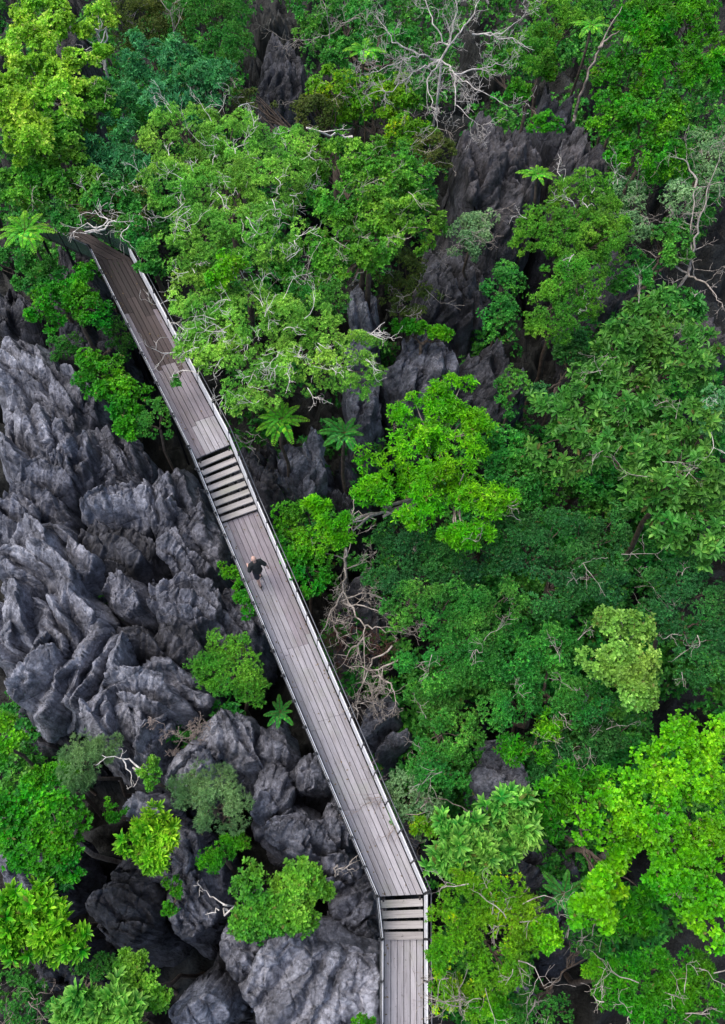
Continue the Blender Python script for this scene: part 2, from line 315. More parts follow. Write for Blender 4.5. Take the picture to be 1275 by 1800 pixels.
# ------------------------------------------------------------------ rocks
def cells(x, y, seed):
    """F1, F2 of jittered grid, 2D"""
    ix = np.floor(x).astype(int); iy = np.floor(y).astype(int); f1 = np.full(x.shape, 9.); f2 = np.full(x.shape, 9.)
    for dx in (-1, 0, 1):
        for dy in (-1, 0, 1):
            a = _perm[(ix+dx+seed) & 4095]; a = _perm[(a+iy+dy) & 4095]
            d = np.hypot(ix+dx+.5+.45*_val[a]-x, iy+dy+.5+.45*_val[_perm[a]]-y)
            f2 = np.minimum(f2, np.maximum(f1, d)); f1 = np.minimum(f1, d)
    return f1, f2
def rock(label, cx, cy, rx, ry, ang, n, ztop, mat='rock', steep=1.0, jag=.34, flute=.14, res=.04, depth=6.5, name='limestone_rock', group='karst rocks around the boardwalk', blades=None, tall=1.0, slab_=None):
    r_ = random.Random(int(cx*7+cy*13)); sd = r_.random()*100
    if cy > 1270 and cx < 660 and not blades: rx *= .92; ry *= .92
    c = P(cx, cy, ztop-.5); s = PPM(c); a = rx/s; b = ry/s*1.08; an = -R(ang)
    ca, sa = math.cos(an), math.sin(an)
    segs = []
    if blades:
        for (x1, y1, x2, y2, wd) in blades:
            p = P(x1, y1, ztop-.3); q = P(x2, y2, ztop-.3); segs.append((p[0]-c[0], p[1]-c[1], q[0]-c[0], q[1]-c[1], wd, .5))
    slab = slab_ or (.66 if mat == 'rock_pale' else .46 if mat == 'rock' else .52); low = cy > 1270 and cx < 660 and not blades; slab = slab*(.62 if low else 1); slab = min(slab, .75*min(a, b)); relief = 1.0
    k = 0; ext = max(a, b)*1.1; row = -ext
    ux, uy = math.cos(an), math.sin(an); vx, vy = -uy, ux
    while row < ext and not blades:
        col = -ext+r_.uniform(0, 1)*slab*2
        while col < ext:
            x0 = ux*col+vx*row+r_.gauss(0, .16*slab); y0 = uy*col+vy*row+r_.gauss(0, .2*slab)
            rr2 = (x0/a)**2+(y0/b)**2
            if rr2 < .85:
                L = slab*r_.uniform(1.8, 3.6); th = an+R(r_.gauss(0, 11)); dx, dy = math.cos(th)*L/2, math.sin(th)*L/2
                segs.append((x0-dx, y0-dy, x0+dx, y0+dy, (rr2*.9+max(0, r_.gauss(.35, .42)))*tall, slab)); k += 1
            col += slab*r_.uniform(2.0, 3.2)
        row += slab*r_.uniform(.6, .95)
    ex, ey = a*1.25+.3, b*1.25+.3
    nx, ny = int(2*ex/res)+2, int(2*ey/res)+2
    gx = np.linspace(-ex, ex, nx); gy = np.linspace(-ey, ey, ny); X, Y = np.meshgrid(gx, gy)
    w1 = fbm(v3(X*1.1+sd, Y*1.1, 1.), 3)*.2; w2 = fbm(v3(X*1.1, Y*1.1+sd, 7.), 3)*.2
    Xw, Yw = X+w1, Y+w2
    Z = np.full(X.shape, -50.)
    for j, (x1, y1, x2, y2, drop, wd) in enumerate(segs):
        L = math.hypot(x2-x1, y2-y1)+1e-6; tx, ty = (x2-x1)/L, (y2-y1)/L
        t = (Xw-x1)*tx+(Yw-y1)*ty; d = -(Xw-x1)*ty+(Yw-y1)*tx
        # steep side faces up-right in the picture, gentle side faces down-left
        sgn = 1 if (-ty*.6+tx*.8) > 0 else -1
        d = d*sgn
        tc_ = np.clip(t, 0, L); over = np.abs(t-tc_)
        cr = -drop+jag*(.9*vnoise(v3(t*1.6+j*5, sd, 0.))-1.0*np.abs(vnoise(v3(t*3.2+j*9, sd, 3.)))-.7*np.abs(vnoise(v3(t*7.+j*9, sd, 6.)))+.4)-.12*((tc_/L-.4)**2)*4
        bow = .15*L*(1-((t-L/2)/(L*.6+.01))**2)*(1 if j % 2 else .4)   # crest lines are curved
        d = d-bow
        g = np.where(d < 0, -d*(.75+.75*np.clip(-d, 0, 1.5)), d*6.5*steep)     # gentle for d<0
        gl = g+over*(.8+1.0*over)
        fl = np.abs(vnoise(v3(t*3.4+.6*fbm(v3(X*1.5, Y*1.5, sd), 2)+j*3, d*.35, 2.)))
        rill = np.abs(vnoise(v3(t*7.5+.8*fbm(v3(X*2, Y*2, sd), 2)+j*7, d*.5, 5.)))
        prof = gl*(1.0+.25*(j % 3))*(1.6 if cy > 1270 and not blades else 1.1 if blades else 1.5) - .10*rill*np.clip(gl*4, 0, 1)*np.exp(-gl*.7) - flute*fl*np.clip(gl*3, 0, 1)*2.0*np.exp(-gl*.45)
        Z = np.maximum(Z, cr-prof)
    q = v3(X, Y, Z*.5)
    Z = Z+.045*fbm(q*2.2+sd, 4)
    f1, f2 = cells(Xw*1.5+sd, Yw*1.1, 5); Z -= .20*np.clip(1-(f2-f1)/.09, 0, 1)**1.3
    f1, f2 = cells(Xw*4.+sd, Yw*3.2, 9); Z -= .025*np.clip(1-(f2-f1)/.2, 0, 1)
    Z += .035*fbm(q*9+sd, 3)
    rr = np.hypot(X/(a*1.08+.05), Y/(b*1.08+.05))+.22*fbm(v3(X*.9+sd, Y*.9, 4.), 3)
    Z -= np.clip(rr-.9, 0, 9)**1.1*16
    Z = np.maximum(Z, -depth-.3)
    V = v3(X, Y, Z)
    # undercuts: shift sideways with height
    sh = np.clip(-Z, 0, 2)*.12
    V[..., 0] += sh*vnoise(v3(X*.8, Y*.8, Z*.9+sd))*1.5+.05*vnoise(v3(X*4, Y*4, Z*4+3))
    V[..., 1] += sh*vnoise(v3(X*.8+40, Y*.8, Z*.9))*1.5+.05*vnoise(v3(X*4+9, Y*4, Z*4))
    i = np.arange(ny-1)[:, None]*nx+np.arange(nx-1)[None]
    F = np.stack([i, i+1, i+nx+1, i+nx], -1).reshape(-1, 4)
    keep = Z.reshape(-1)[F].max(1) > -depth; F = F[keep]
    used = np.unique(F); mp_ = -np.ones(nx*ny, int); mp_[used] = np.arange(len(used))
    o = put(name, mesh_from(name, V.reshape(-1, 3)[used]+[0, 0, .5], [mp_[F]], True, M[mat]), None, (c[0], c[1], c[2]))
    tag(o, label, 'rock', group); return o

rocks = [
 # label, cx, cy, rx, ry, ang, n, ztop, mat, kwargs
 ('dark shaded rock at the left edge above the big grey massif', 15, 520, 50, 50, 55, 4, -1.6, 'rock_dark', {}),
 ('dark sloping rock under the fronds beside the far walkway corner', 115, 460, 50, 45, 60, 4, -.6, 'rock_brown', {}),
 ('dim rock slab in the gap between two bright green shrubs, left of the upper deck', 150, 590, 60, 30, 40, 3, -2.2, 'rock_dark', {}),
 ('topmost smooth slab of the grey massif at the left edge', 25, 620, 75, 62, 42, 5, -.4, 'rock_pale', dict(flute=.05, jag=.1)),
 ('long curved slab bordering the green shrub on the grey massif', 110, 680, 62, 70, 52, 5, -.5, 'rock', dict(flute=.07, jag=.12)),
 ('ribbed slab with narrow dark cracks at the left edge of the massif', 35, 735, 68, 75, 62, 6, -.3, 'rock_pale', dict(flute=.07)),
 ('stacked leaning slab right of the ribbed slab on the massif', 115, 770, 66, 72, 65, 7, -.3, 'rock', {}),
 ('dark-flanked end slab below the grey-green shrub, pointing at the deck', 190, 790, 50, 60, 62, 4, -1.0, 'rock', {}),
 ('small knobbly block in the middle of the massif', 75, 825, 45, 32, 35, 4, -.5, 'rock', {}),
 ('thin pale flake like an open shell on the middle of the massif', 200, 865, 65, 48, -25, 4, -.1, 'rock_pale', dict(flute=.05)),
 ('broad block at the left edge below the knobbly block', 35, 880, 75, 52, 45, 5, -.4, 'rock', {}),
 ('scalloped upright pinnacle nearest the deck beside the upper stairs', 300, 860, 52, 65, 70, 5, -.2, 'rock', dict(flute=.2, jag=.3)),
 ('ragged pale rock fin below the scalloped pinnacle', 330, 940, 56, 66, 62, 6, -.3, 'rock', dict(flute=.18, jag=.3)),
 ('rounded layered dark boulder in the centre of the massif', 205, 950, 68, 58, 30, 5, -.8, 'rock_dark', dict(flute=.16)),
 ('large smooth pale slab with a long crest at the left edge', 60, 960, 95, 62, 38, 4, .2, 'rock_pale', dict(flute=.04, jag=.1)),
 ('biggest smooth pale slab with a white scar on its tip', 95, 1050, 68, 82, 55, 4, .2, 'rock_pale', dict(flute=.04, jag=.1)),
 ('pale slab cut by the left edge, below the long crested slab', 5, 1060, 48, 80, 60, 3, .0, 'rock_pale', dict(flute=.05)),
 ('small rounded knob between the biggest slab and the saw-edged rock', 222, 1030, 45, 46, 40, 4, -.6, 'rock', {}),
 ('saw-edged rock with a row of small teeth near the deck', 325, 1045, 62, 50, 10, 7, -.4, 'rock', dict(jag=.4, flute=.2)),
 ('low dark ribbed rock below the small knob', 225, 1110, 72, 46, 35, 6, -.9, 'rock_dark', dict(flute=.2)),
 ('dark ribbed hump below the saw-edged rock', 310, 1120, 50, 46, 50, 5, -.9, 'rock_dark', dict(flute=.2, jag=.3)),
 ('tall pale blade standing alone near the left edge', 42, 1165, 46, 78, -65, 4, .3, 'rock_pale', dict(jag=.15, flute=.06, steep=1.3)),
 ('tall pale curled blade with a hollow on its left', 150, 1160, 62, 92, -68, 5, .4, 'rock_pale', dict(jag=.15, flute=.06, steep=1.3)),
 ('wide pale fin with a notched crest right of the curled blade', 268, 1190, 76, 44, 5, 4, .0, 'rock_pale', dict(jag=.2, flute=.1)),
 ('bulging pale rock under the wide fin', 205, 1255, 66, 58, 60, 5, -.2, 'rock_pale', dict(flute=.1)),
 ('narrow pale tooth right of the bulging rock', 262, 1290, 24, 56, -75, 3, -.4, 'rock_pale', {}),
 ('dark block in the shade below the standing blade', 70, 1270, 60, 40, 30, 4, -2.2, 'rock_dark', {}),
 ('pale craggy rock behind the lime round shrub', 405, 1075, 52, 55, 50, 6, -1.2, 'rock', dict(jag=.3)),
 ('pale smooth rock between the dead bush and the grey-green ball shrub', 320, 1340, 46, 44, -60, 3, -.8, 'rock_pale', dict(flute=.05)),
 ('row of thin upright slats below the lime round shrub', 400, 1290, 62, 48, 68, 8, -.9, 'rock_pale', dict(jag=.3, flute=.2, steep=1.4)),
 ('dim pointed rock beside the small rosette plant', 480, 1300, 36, 42, 60, 4, -1.5, 'rock', {}),
 ('arched rock with a dark hollow next to the deck', 545, 1350, 46, 36, -50, 5, -1.3, 'rock', dict(jag=.3)),
 ('tall twisted rock left of the arched rock', 478, 1395, 40, 62, -62, 5, -1.1, 'rock', dict(jag=.25)),
 ('flat plate of rock jutting towards the deck', 535, 1455, 72, 40, 15, 4, -1.2, 'rock', dict(flute=.06)),
 ('narrow rock squeezed against the left side of the deck', 598, 1440, 26, 55, 70, 4, -2.0, 'rock', {}),
 ('small pale top under the grey-green bush', 248, 1412, 36, 24, 10, 3, -1.0, 'rock_pale', {}),
 ('slanting grey rock below the bright rosette shrub', 300, 1500, 62, 52, 50, 5, -1.6, 'rock', {}),
 ('dark smooth layered boulder at the lower left', 212, 1590, 56, 74, 20, 4, -1.3, 'rock_dark', dict(flute=.04, jag=.08)),
 ('rugged grey rock sloping into the black cleft', 335, 1580, 48, 62, 58, 5, -1.8, 'rock', {}),
 ('pale ribbed rock under the bright green tree at the left edge', 30, 1525, 48, 48, 80, 5, -1.6, 'rock', dict(flute=.2)),
 ('low dark rocks below the lime rosette tree', 100, 1695, 62, 40, 30, 5, -2.0, 'rock_dark', {}),
 ('fluted flank left of the big fluted rock', 430, 1660, 42, 70, 62, 5, -1.8, 'rock', dict(flute=.3)),
 ('big fluted pale rock with finger-like ribs at the bottom beside the lower deck', 560, 1735, 118, 88, -62, 6, -1.6, 'rock_pale', dict(flute=.12, jag=.25, steep=.22, blades=[(505, 1655, 440, 1720, 0), (545, 1668, 470, 1800, .1), (590, 1680, 520, 1830, 0), (628, 1662, 575, 1800, .15), (665, 1640, 640, 1830, 0), (560, 1665, 520, 1700, .1), (600, 1740, 560, 1830, .2), (655, 1700, 610, 1760, .1), (480, 1690, 450, 1760, .3)])),
 ('leaning pale blade at the bottom edge', 345, 1775, 46, 26, -35, 2, -.8, 'rock_pale', dict(flute=.05, jag=.12, blades=[(310, 1800, 375, 1748, 0), (300, 1790, 340, 1765, .3)])),
 ('rough cluster of small rocks left of the lower stairs', 635, 1590, 46, 66, -50, 8, -2.6, 'rock', dict(jag=.35)),
 ('shaded rock deep in the cleft at the bottom', 400, 1750, 60, 55, 60, 4, -4.6, 'rock_dark', {}),
 ('small slabs below the flat plate of rock', 590, 1520, 46, 40, 30, 5, -2.2, 'rock', {}),
 # right of the deck
 ('brown-streaked rounded boulder right of the upper stairs', 455, 820, 56, 60, 50, 4, -1.2, 'rock_brown', dict(flute=.06)),
 ('split grey block below the frond plant', 515, 800, 40, 42, 45, 3, -.9, 'rock', {}),
 ('pale leaning plate between the two frond plants', 556, 795, 24, 50, 62, 2, -.7, 'rock_pale', {}),
 ('dark rock in the gap behind the leaning plate', 600, 840, 40, 44, 50, 4, -2., 'rock_dark', {}),
 ('pale spire poking through the feathery canopy', 640, 530, 30, 58, 78, 4, .6, 'rock_pale', dict(jag=.2, steep=1.4)),
 ('ribbed slab hanging below the spire', 640, 690, 34, 70, 80, 4, -.8, 'rock', {}),
 ('twin grey pinnacles with fluted tips above the bright lime tree', 748, 625, 56, 58, 80, 6, .0, 'rock', dict(flute=.25, jag=.35, steep=1.3)),
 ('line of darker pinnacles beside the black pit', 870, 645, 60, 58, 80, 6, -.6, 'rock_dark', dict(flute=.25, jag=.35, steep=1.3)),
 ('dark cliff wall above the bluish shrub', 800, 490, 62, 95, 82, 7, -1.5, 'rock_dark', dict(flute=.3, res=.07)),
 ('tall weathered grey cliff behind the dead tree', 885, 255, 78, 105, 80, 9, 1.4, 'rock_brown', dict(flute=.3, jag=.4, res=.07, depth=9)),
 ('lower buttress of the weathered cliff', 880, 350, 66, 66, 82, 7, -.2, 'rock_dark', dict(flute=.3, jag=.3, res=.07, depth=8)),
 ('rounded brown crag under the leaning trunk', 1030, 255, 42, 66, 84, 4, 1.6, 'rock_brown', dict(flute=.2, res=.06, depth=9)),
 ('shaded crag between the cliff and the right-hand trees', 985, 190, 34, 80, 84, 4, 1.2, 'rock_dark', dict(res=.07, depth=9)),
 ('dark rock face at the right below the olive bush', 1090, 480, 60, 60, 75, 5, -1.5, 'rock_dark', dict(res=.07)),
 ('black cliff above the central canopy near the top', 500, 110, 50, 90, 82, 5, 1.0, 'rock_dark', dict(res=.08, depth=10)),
 ('dark upright rock in the top-left trees', 122, 70, 24, 85, 84, 3, 2.2, 'rock_brown', dict(res=.08, depth=9)),
 ('grey rock at the foot of the fallen dead branches', 675, 1270, 38, 42, -60, 4, -1.4, 'rock', {}),
 ('sloping dark rock beneath the tangle of dead branches', 640, 1080, 60, 90, 70, 6, -2.6, 'rock_brown', {}),
 ('long thin rock ridge under the dark canopy', 895, 1370, 46, 62, 50, 5, -1.0, 'rock', dict(jag=.15)),
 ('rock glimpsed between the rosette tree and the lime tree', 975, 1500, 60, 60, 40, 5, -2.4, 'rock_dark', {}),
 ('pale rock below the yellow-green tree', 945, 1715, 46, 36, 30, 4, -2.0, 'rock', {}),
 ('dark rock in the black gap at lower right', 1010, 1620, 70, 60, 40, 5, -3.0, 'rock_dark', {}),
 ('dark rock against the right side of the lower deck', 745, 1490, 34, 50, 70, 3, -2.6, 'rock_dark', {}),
 ('dark rock at the right edge by the leaning dead tree', 1240, 560, 50, 60, 70, 4, -1.5, 'rock_brown', dict(res=.07)),
]
for (lb, cx, cy, rx, ry, an, n, zt, mt, kw) in rocks:
    rock(lb, cx, cy, rx, ry, an, n, zt, mt, **kw)

# ------------------------------------------------------------------ foliage
def unit(v): return v/(np.linalg.norm(v, axis=-1, keepdims=True)+1e-9)
SP = dict(  # leaf length, width ratio, leaves per whorl, spread deg, puff radius, whorls per puff
 maple=dict(L=.15, W=.60, k=6, sp=66, rp=.34, n=22, six=True),
 round=dict(L=.13, W=.55, k=6, sp=65, rp=.36, n=24, six=True),
 fine=dict(L=.085, W=.42, k=7, sp=62, rp=.34, n=42, six=False),
 feather=dict(L=.09, W=.36, k=8, sp=60, rp=.28, n=26, six=False),
 whorl=dict(L=.29, W=.40, k=8, sp=74, rp=.40, n=5, six=True),
 bigwhorl=dict(L=.36, W=.32, k=12, sp=60, rp=.34, n=3, six=True),
 hair=dict(L=.11, W=.13, k=9, sp=48, rp=.30, n=34, six=False),
 small=dict(L=.075, W=.6, k=6, sp=66, rp=.26, n=26, six=False),
 star=dict(L=.21, W=.34, k=7, sp=72, rp=.42, n=15, six=True),
)
def leaf_geo(pos, axis, up, Ln, W, six):
    side = unit(np.cross(axis, up)); nrm = unit(np.cross(side, axis))
    L = Ln[:, None]; w_ = (Ln*W)[:, None]
    if six:
        v = np.stack([pos, pos+axis*L*.35+side*w_*.40+nrm*L*.05, pos+axis*L*.72+side*w_*.46+nrm*L*.02, pos+axis*L-nrm*L*.14,
                      pos+axis*L*.72-side*w_*.46+nrm*L*.02, pos+axis*L*.35-side*w_*.40+nrm*L*.05], 1).reshape(-1, 3)
        b = np.arange(len(pos))[:, None]*6
        return v, np.concatenate([b+np.array([[0, 3, 2, 1]]), b+np.array([[0, 5, 4, 3]])])
    v = np.stack([pos, pos+axis*L*.5+side*w_*.5+nrm*L*.05, pos+axis*L-nrm*L*.10, pos+axis*L*.5-side*w_*.5+nrm*L*.05], 1).reshape(-1, 3)
    b = np.arange(len(pos))[:, None]*4
    return v, np.concatenate([b+np.array([[0, 2, 1]]), b+np.array([[0, 3, 2]])])
def whorls(pos, ax, sp, g, scale=1.0):
    """leaves radiating around each twig tip"""
    k = sp['k']; n = len(pos); ref = np.where(np.abs(ax[:, 2:3]) < .9, np.array([[0, 0, 1.]]), np.array([[1., 0, 0]]))
    s1 = unit(np.cross(ax, ref)); s2 = np.cross(ax, s1)
    ph = (np.arange(k)[None]*2.39996+g.random((n, 1))*6.28)+g.normal(0, .15, (n, k))
    sg = R(sp['sp'])*g.uniform(.55, 1.2, (n, k))
    rad = np.cos(ph)[..., None]*s1[:, None]+np.sin(ph)[..., None]*s2[:, None]
    d = np.cos(sg)[..., None]*ax[:, None]+np.sin(sg)[..., None]*rad
    up = np.broadcast_to(ax[:, None], d.shape)+g.normal(0, .28, d.shape)
    p = pos[:, None]+ax[:, None]*(g.uniform(-.25, .1, (n, k))*sp['L'])[..., None]
    Ln = sp['L']*scale*g.uniform(.65, 1.15, (n, k))
    return p.reshape(-1, 3), unit(d.reshape(-1, 3)), up.reshape(-1, 3), Ln.reshape(-1)
def bend_path(a, b, r, wob, n=6, sag=0.):
    t = np.linspace(0, 1, n)[:, None]; p = a+(b-a)*t
    w_ = r.normal(0, wob, (n, 3)); w_[0] = 0; w_[-1] *= .3; p = p+w_
    p[:, 2] += (sag*np.sin(t*math.pi))[:, 0]; return p
def twigs(tb, p0, d, L, r, lev, g, k=4, curl=.5, kids=3, up=.1, minr=.006):
    n = 5; pts = [p0]; dd = d.copy()
    for _ in range(n-1):
        dd = unit(dd+g.normal(0, curl*.5, 3)+np.array([0, 0, up*.3])); pts.append(pts[-1]+dd*L/(n-1))
    pts = np.array(pts); rad = np.linspace(r, max(r*.45, minr), n); tb.tube(pts, rad, k, False)
    if lev > 0:
        for j in range(kids):
            i = g.integers(1, n); cd = unit(unit(pts[i]-pts[i-1])+g.normal(0, .75, 3))
            twigs(tb, pts[i], cd, L*g.uniform(.45, .8), max(rad[i]*.65, minr), lev-1, g, 3 if r < .02 else k, curl, kids, up, minr)

GROUND_Z = -9.0
def plant(label, species, mat, ell, z, name='broadleaf_tree', cat='tree', group='trees and shrubs growing between the rocks', bark='bark', dens=1.0, thick=.7, scale=1.0, gap=.0, base=None, bare=0, bare_mat=None, lsc=1.0, seed=0, root=None):
    sp = dict(SP[species]); g = np.random.default_rng(int(ell[0][0]*31+ell[0][1]*17+seed)); sp['L'] *= lsc
    c0 = P(ell[0][0], ell[0][1], z); big = max(e[2]*e[3] for e in ell)
    rx = sum(e[0]*e[2]*e[3] for e in ell)/sum(e[2]*e[3] for e in ell); ry = sum(e[1]*e[2]*e[3] for e in ell)/sum(e[2]*e[3] for e in ell)
    if root is None: root = P(rx, ry, z)+np.array([0, -.2, 0])
    else: root = P(*root)
    gz = GROUND_Z if base is None else base
    org = np.array([root[0], root[1], gz])
    t = thing(name, org, label, cat, group)
    puffs = []; nrm = []; rps = []; tops = []
    for e in ell:
        cx, cy, ex, ey = e[:4]; zc = z+(e[4] if len(e) > 4 else 0)
        c = P(cx, cy, zc); s = PPM(c); a, b = ex/s, ey/s; cc = min(a, b)*thick
        rp = min(sp['rp']*scale, min(a, b)*.55); sh = max(1-.42*rp/max(min(a, b), .01), .5)
        n = max(5, int(dens*2.5*a*b/(rp*rp)))
        th = g.random(n)*6.283; rr = np.sqrt(g.random(n)); u, v = rr*np.cos(th), rr*np.sin(th)
        wv = np.sqrt(np.maximum(1-rr**2, 0))*g.choice([1., .75, .3], n, p=[.6, .25, .15])
        u, v = u*sh, v*sh
        bump = fbm(v3(u*a*1.2+cx, v*b*1.2+cy, 0.), 2)*.35*cc
        pc = c+u[:, None]*a*AX+v[:, None]*b*AU+(wv*cc+bump)[:, None]*AN
        pc += g.normal(0, .07, pc.shape)
        # irregular outline and holes
        hole = vnoise(v3(pc[:, 0]*1.1, pc[:, 1]*1.1, 5.5))
        kp = (hole > (-1+gap*1.2)) & ((rr < .8) | (vnoise(v3(pc[:, 0]*1.6, pc[:, 1]*1.6, 1.5)) > -.5))
        pc = pc[kp]; u, v, wv = u[kp], v[kp], wv[kp]
        nn = unit(u[:, None]*AX+v[:, None]*AU+(wv+.35)[:, None]*AN+np.array([0, 0, .5]))
        puffs.append(pc); nrm.append(nn); rps.append(np.full(len(pc), rp)*g.uniform(.75, 1.2, len(pc)))
    puffs = np.concatenate(puffs); nrm = np.concatenate(nrm); rps = np.concatenate(rps)
    nw = max(3, int(sp['n']*scale)); m = len(puffs)
    dv = unit(g.normal(0, 1, (m, nw, 3))+nrm[:, None]*.85)
    wp = puffs[:, None]+dv*(rps[:, None]*g.uniform(.45, 1.0, (m, nw)))[..., None]*np.array([1, 1, .8])
    ax = unit(dv+np.array([0, 0, .55])+nrm[:, None]*.3)
    wp = wp.reshape(-1, 3); ax = ax.reshape(-1, 3)
    p, d, up, Ln = whorls(wp, ax, sp, g)
    v, f = leaf_geo(p, d, up, Ln, sp['W'], sp['six'])
    put('crown', leaf_mesh('crown', v-org, f, LM[mat], sp['six']), t)
    tb = TB()
    # trunk and limbs
    top = root.copy(); span = max(np.ptp(puffs[:, 0]), .4)
    tr = .035+.014*span; fork = np.array([top[0], top[1], z-.35*span*.5-.2])
    pth = bend_path(org, fork, g, .12, 7); tb.tube(pth, np.linspace(tr*1.4, tr, 7), 7)
    pick = g.permutation(m)[:min(m, int(14+span*5))]
    hubs = fork+(puffs[pick[:max(2, len(pick)//4)]]-fork)*.5-np.array([0, 0, .15])
    for h in hubs: tb.tube(bend_path(fork, h, g, .05*span*.3, 5), np.linspace(tr*.7, tr*.4, 5), 5, False)
    for i in pick:
        h = hubs[np.argmin(np.linalg.norm(hubs-puffs[i], axis=1))]
        tb.tube(bend_path(h, puffs[i], g, .05, 5), np.linspace(tr*.4, .012, 5), 4, False)
    put('trunk', tb.mesh('trunk', M[bark], org, True), t)
    if bare:
        for _ in range(bare):
            tb = TB(); i = g.integers(0, m); q = puffs[i]+nrm[i]*rps[i]*.9
            dd = unit(q-fork); dd = unit(dd*np.array([1, 1, .25])+g.normal(0, .35, 3)*np.array([1, 1, .3]))
            twigs(tb, q-dd*.15+nrm[i]*.08, dd, g.uniform(.4, 1.05), g.uniform(.010, .019), 2, g, 4, .65, 3, .06, .005)
            put('bare_branch', tb.mesh('bare_branch', M[bare_mat or 'bark_pale'], org, True), t)
    return t

def frond_plant(label, px, py, z, rad, nf=11, mat='palm', tilt=25, name='frond_plant', leaflets=16, trunk=True, seed=0):
    g = np.random.default_rng(int(px*3+py*7+seed)); c = P(px, py, z); L = rad/PPM(c)
    org = np.array([c[0], c[1], GROUND_Z]); t = thing(name, org, label, 'plant', 'frond plants and rosettes among the trees')
    tb = TB(); tb.tube(bend_path(org, c-np.array([0, 0, .02]), g, .08, 8), np.linspace(.09, .06, 8), 7)
    put('stem', tb.mesh('stem', M['bark'], org, True), t)
    n2 = int(nf*.3)
    for i in range(nf+n2):
        inner = i >= nf
        a = (i+g.uniform(-.38, .38))*2*math.pi/(n2 if inner else nf); el = R(g.uniform(35, 50) if inner else g.uniform(5, 20)); ln = L*(g.uniform(.5, .7) if inner else g.uniform(.68, 1.08))*1.1
        n = 9; s = np.linspace(0, 1, n)
        hx = ln*(s*math.cos(el)); hz = ln*(s*math.sin(el)+.12*s-.36*s**2.4)
        d = np.array([math.cos(a), math.sin(a), 0]); pts = c+hx[:, None]*d+hz[:, None]*np.array([0, 0, 1])
        fb = TB(); fb.tube(pts, np.linspace(.013, .004, n), 3, False)
        m = leaflets; ss = np.linspace(.12, 1, m); pp = np.stack([np.interp(ss, s, pts[:, q]) for q in range(3)], 1)
        tg = unit(np.stack([np.interp(ss, s, np.gradient(pts[:, q])) for q in range(3)], 1)); sd = np.cross(tg, [0, 0, 1.]); sd = unit(sd)
        P_, D_, U_, L_ = [], [], [], []
        for sg in (-1, 1):
            dd = unit(tg*.55+sd*sg-np.array([0, 0, .12])+g.normal(0, .06, tg.shape))
            P_.append(pp); D_.append(dd); U_.append(np.cross(sd, tg)+g.normal(0, .08, tg.shape)); L_.append(ln*.165*(np.sin(np.clip(ss*.8+.18, 0, 1)*math.pi)**.6+.15)*g.uniform(.9, 1.1, m))
        v, f = leaf_geo(np.concatenate(P_), np.concatenate(D_), np.concatenate(U_), np.concatenate(L_), .46, True)
        V = np.concatenate(fb.V+[v]); Q = np.concatenate([np.concatenate(fb.Q), f+fb.n])
        me = mesh_from('frond', V-c, [Q], False, LM[mat])
        me.attributes.new('along', 'FLOAT', 'POINT').data.foreach_set('value', np.concatenate([np.zeros(fb.n), np.repeat(np.tile(ss, 2), 6)]).astype(np.float32))
        put('frond', me, t, tuple(c-org))
    return t

def bare_tree(label, limbs, r0, mat='bark_pale', name='bare_tree', lev=2, kids=3, every=1.0, tl=.8, root=None, curl=.5, group='leafless trees and dead branches', cat='tree', seed=0, up=.1):
    """limbs: polylines of (px,py,z)"""
    g = np.random.default_rng(int(limbs[0][0][0]*5+limbs[0][0][1]*3+seed)); W = [[P(*q) for q in l] for l in limbs]
    r_ = W[0][0]; org = np.array([r_[0], r_[1], GROUND_Z]) if root is None else P(*root)
    t = thing(name, org, label, cat, group)
    tb = TB(); tb.tube(bend_path(org, r_, g, .1, 7), np.linspace(r0*1.6, r0*1.05, 7), 7); put('trunk', tb.mesh('trunk', M[mat], org, True), t)
    for li, l in enumerate(W):
        tb = TB(); l = np.array(l)
        seg = np.linalg.norm(np.diff(l, axis=0), axis=1); cum = np.concatenate([[0], np.cumsum(seg)]); tot = cum[-1]
        n = max(8, int(tot/.22)); s = np.linspace(0, tot, n); pts = np.stack([np.interp(s, cum, l[:, q]) for q in range(3)], 1)
        pts[1:] += g.normal(0, .045, (n-1, 3)); rr = r0*(.8 if li else 1)*np.linspace(1, .22, n)
        tb.tube(pts, rr, 6, True)
        m = int(tot*every*2)
        for _ in range(m):
            i = g.integers(1, n); dd = unit(unit(pts[i]-pts[i-1])*.8+g.normal(0, .7, 3))
            twigs(tb, pts[i], dd, tl*g.uniform(.6, 1.2), max(rr[i]*.55, .012), lev, g, 4, curl, kids, up)
        put('limb', tb.mesh('limb', M[mat], org, True), t)
    return t

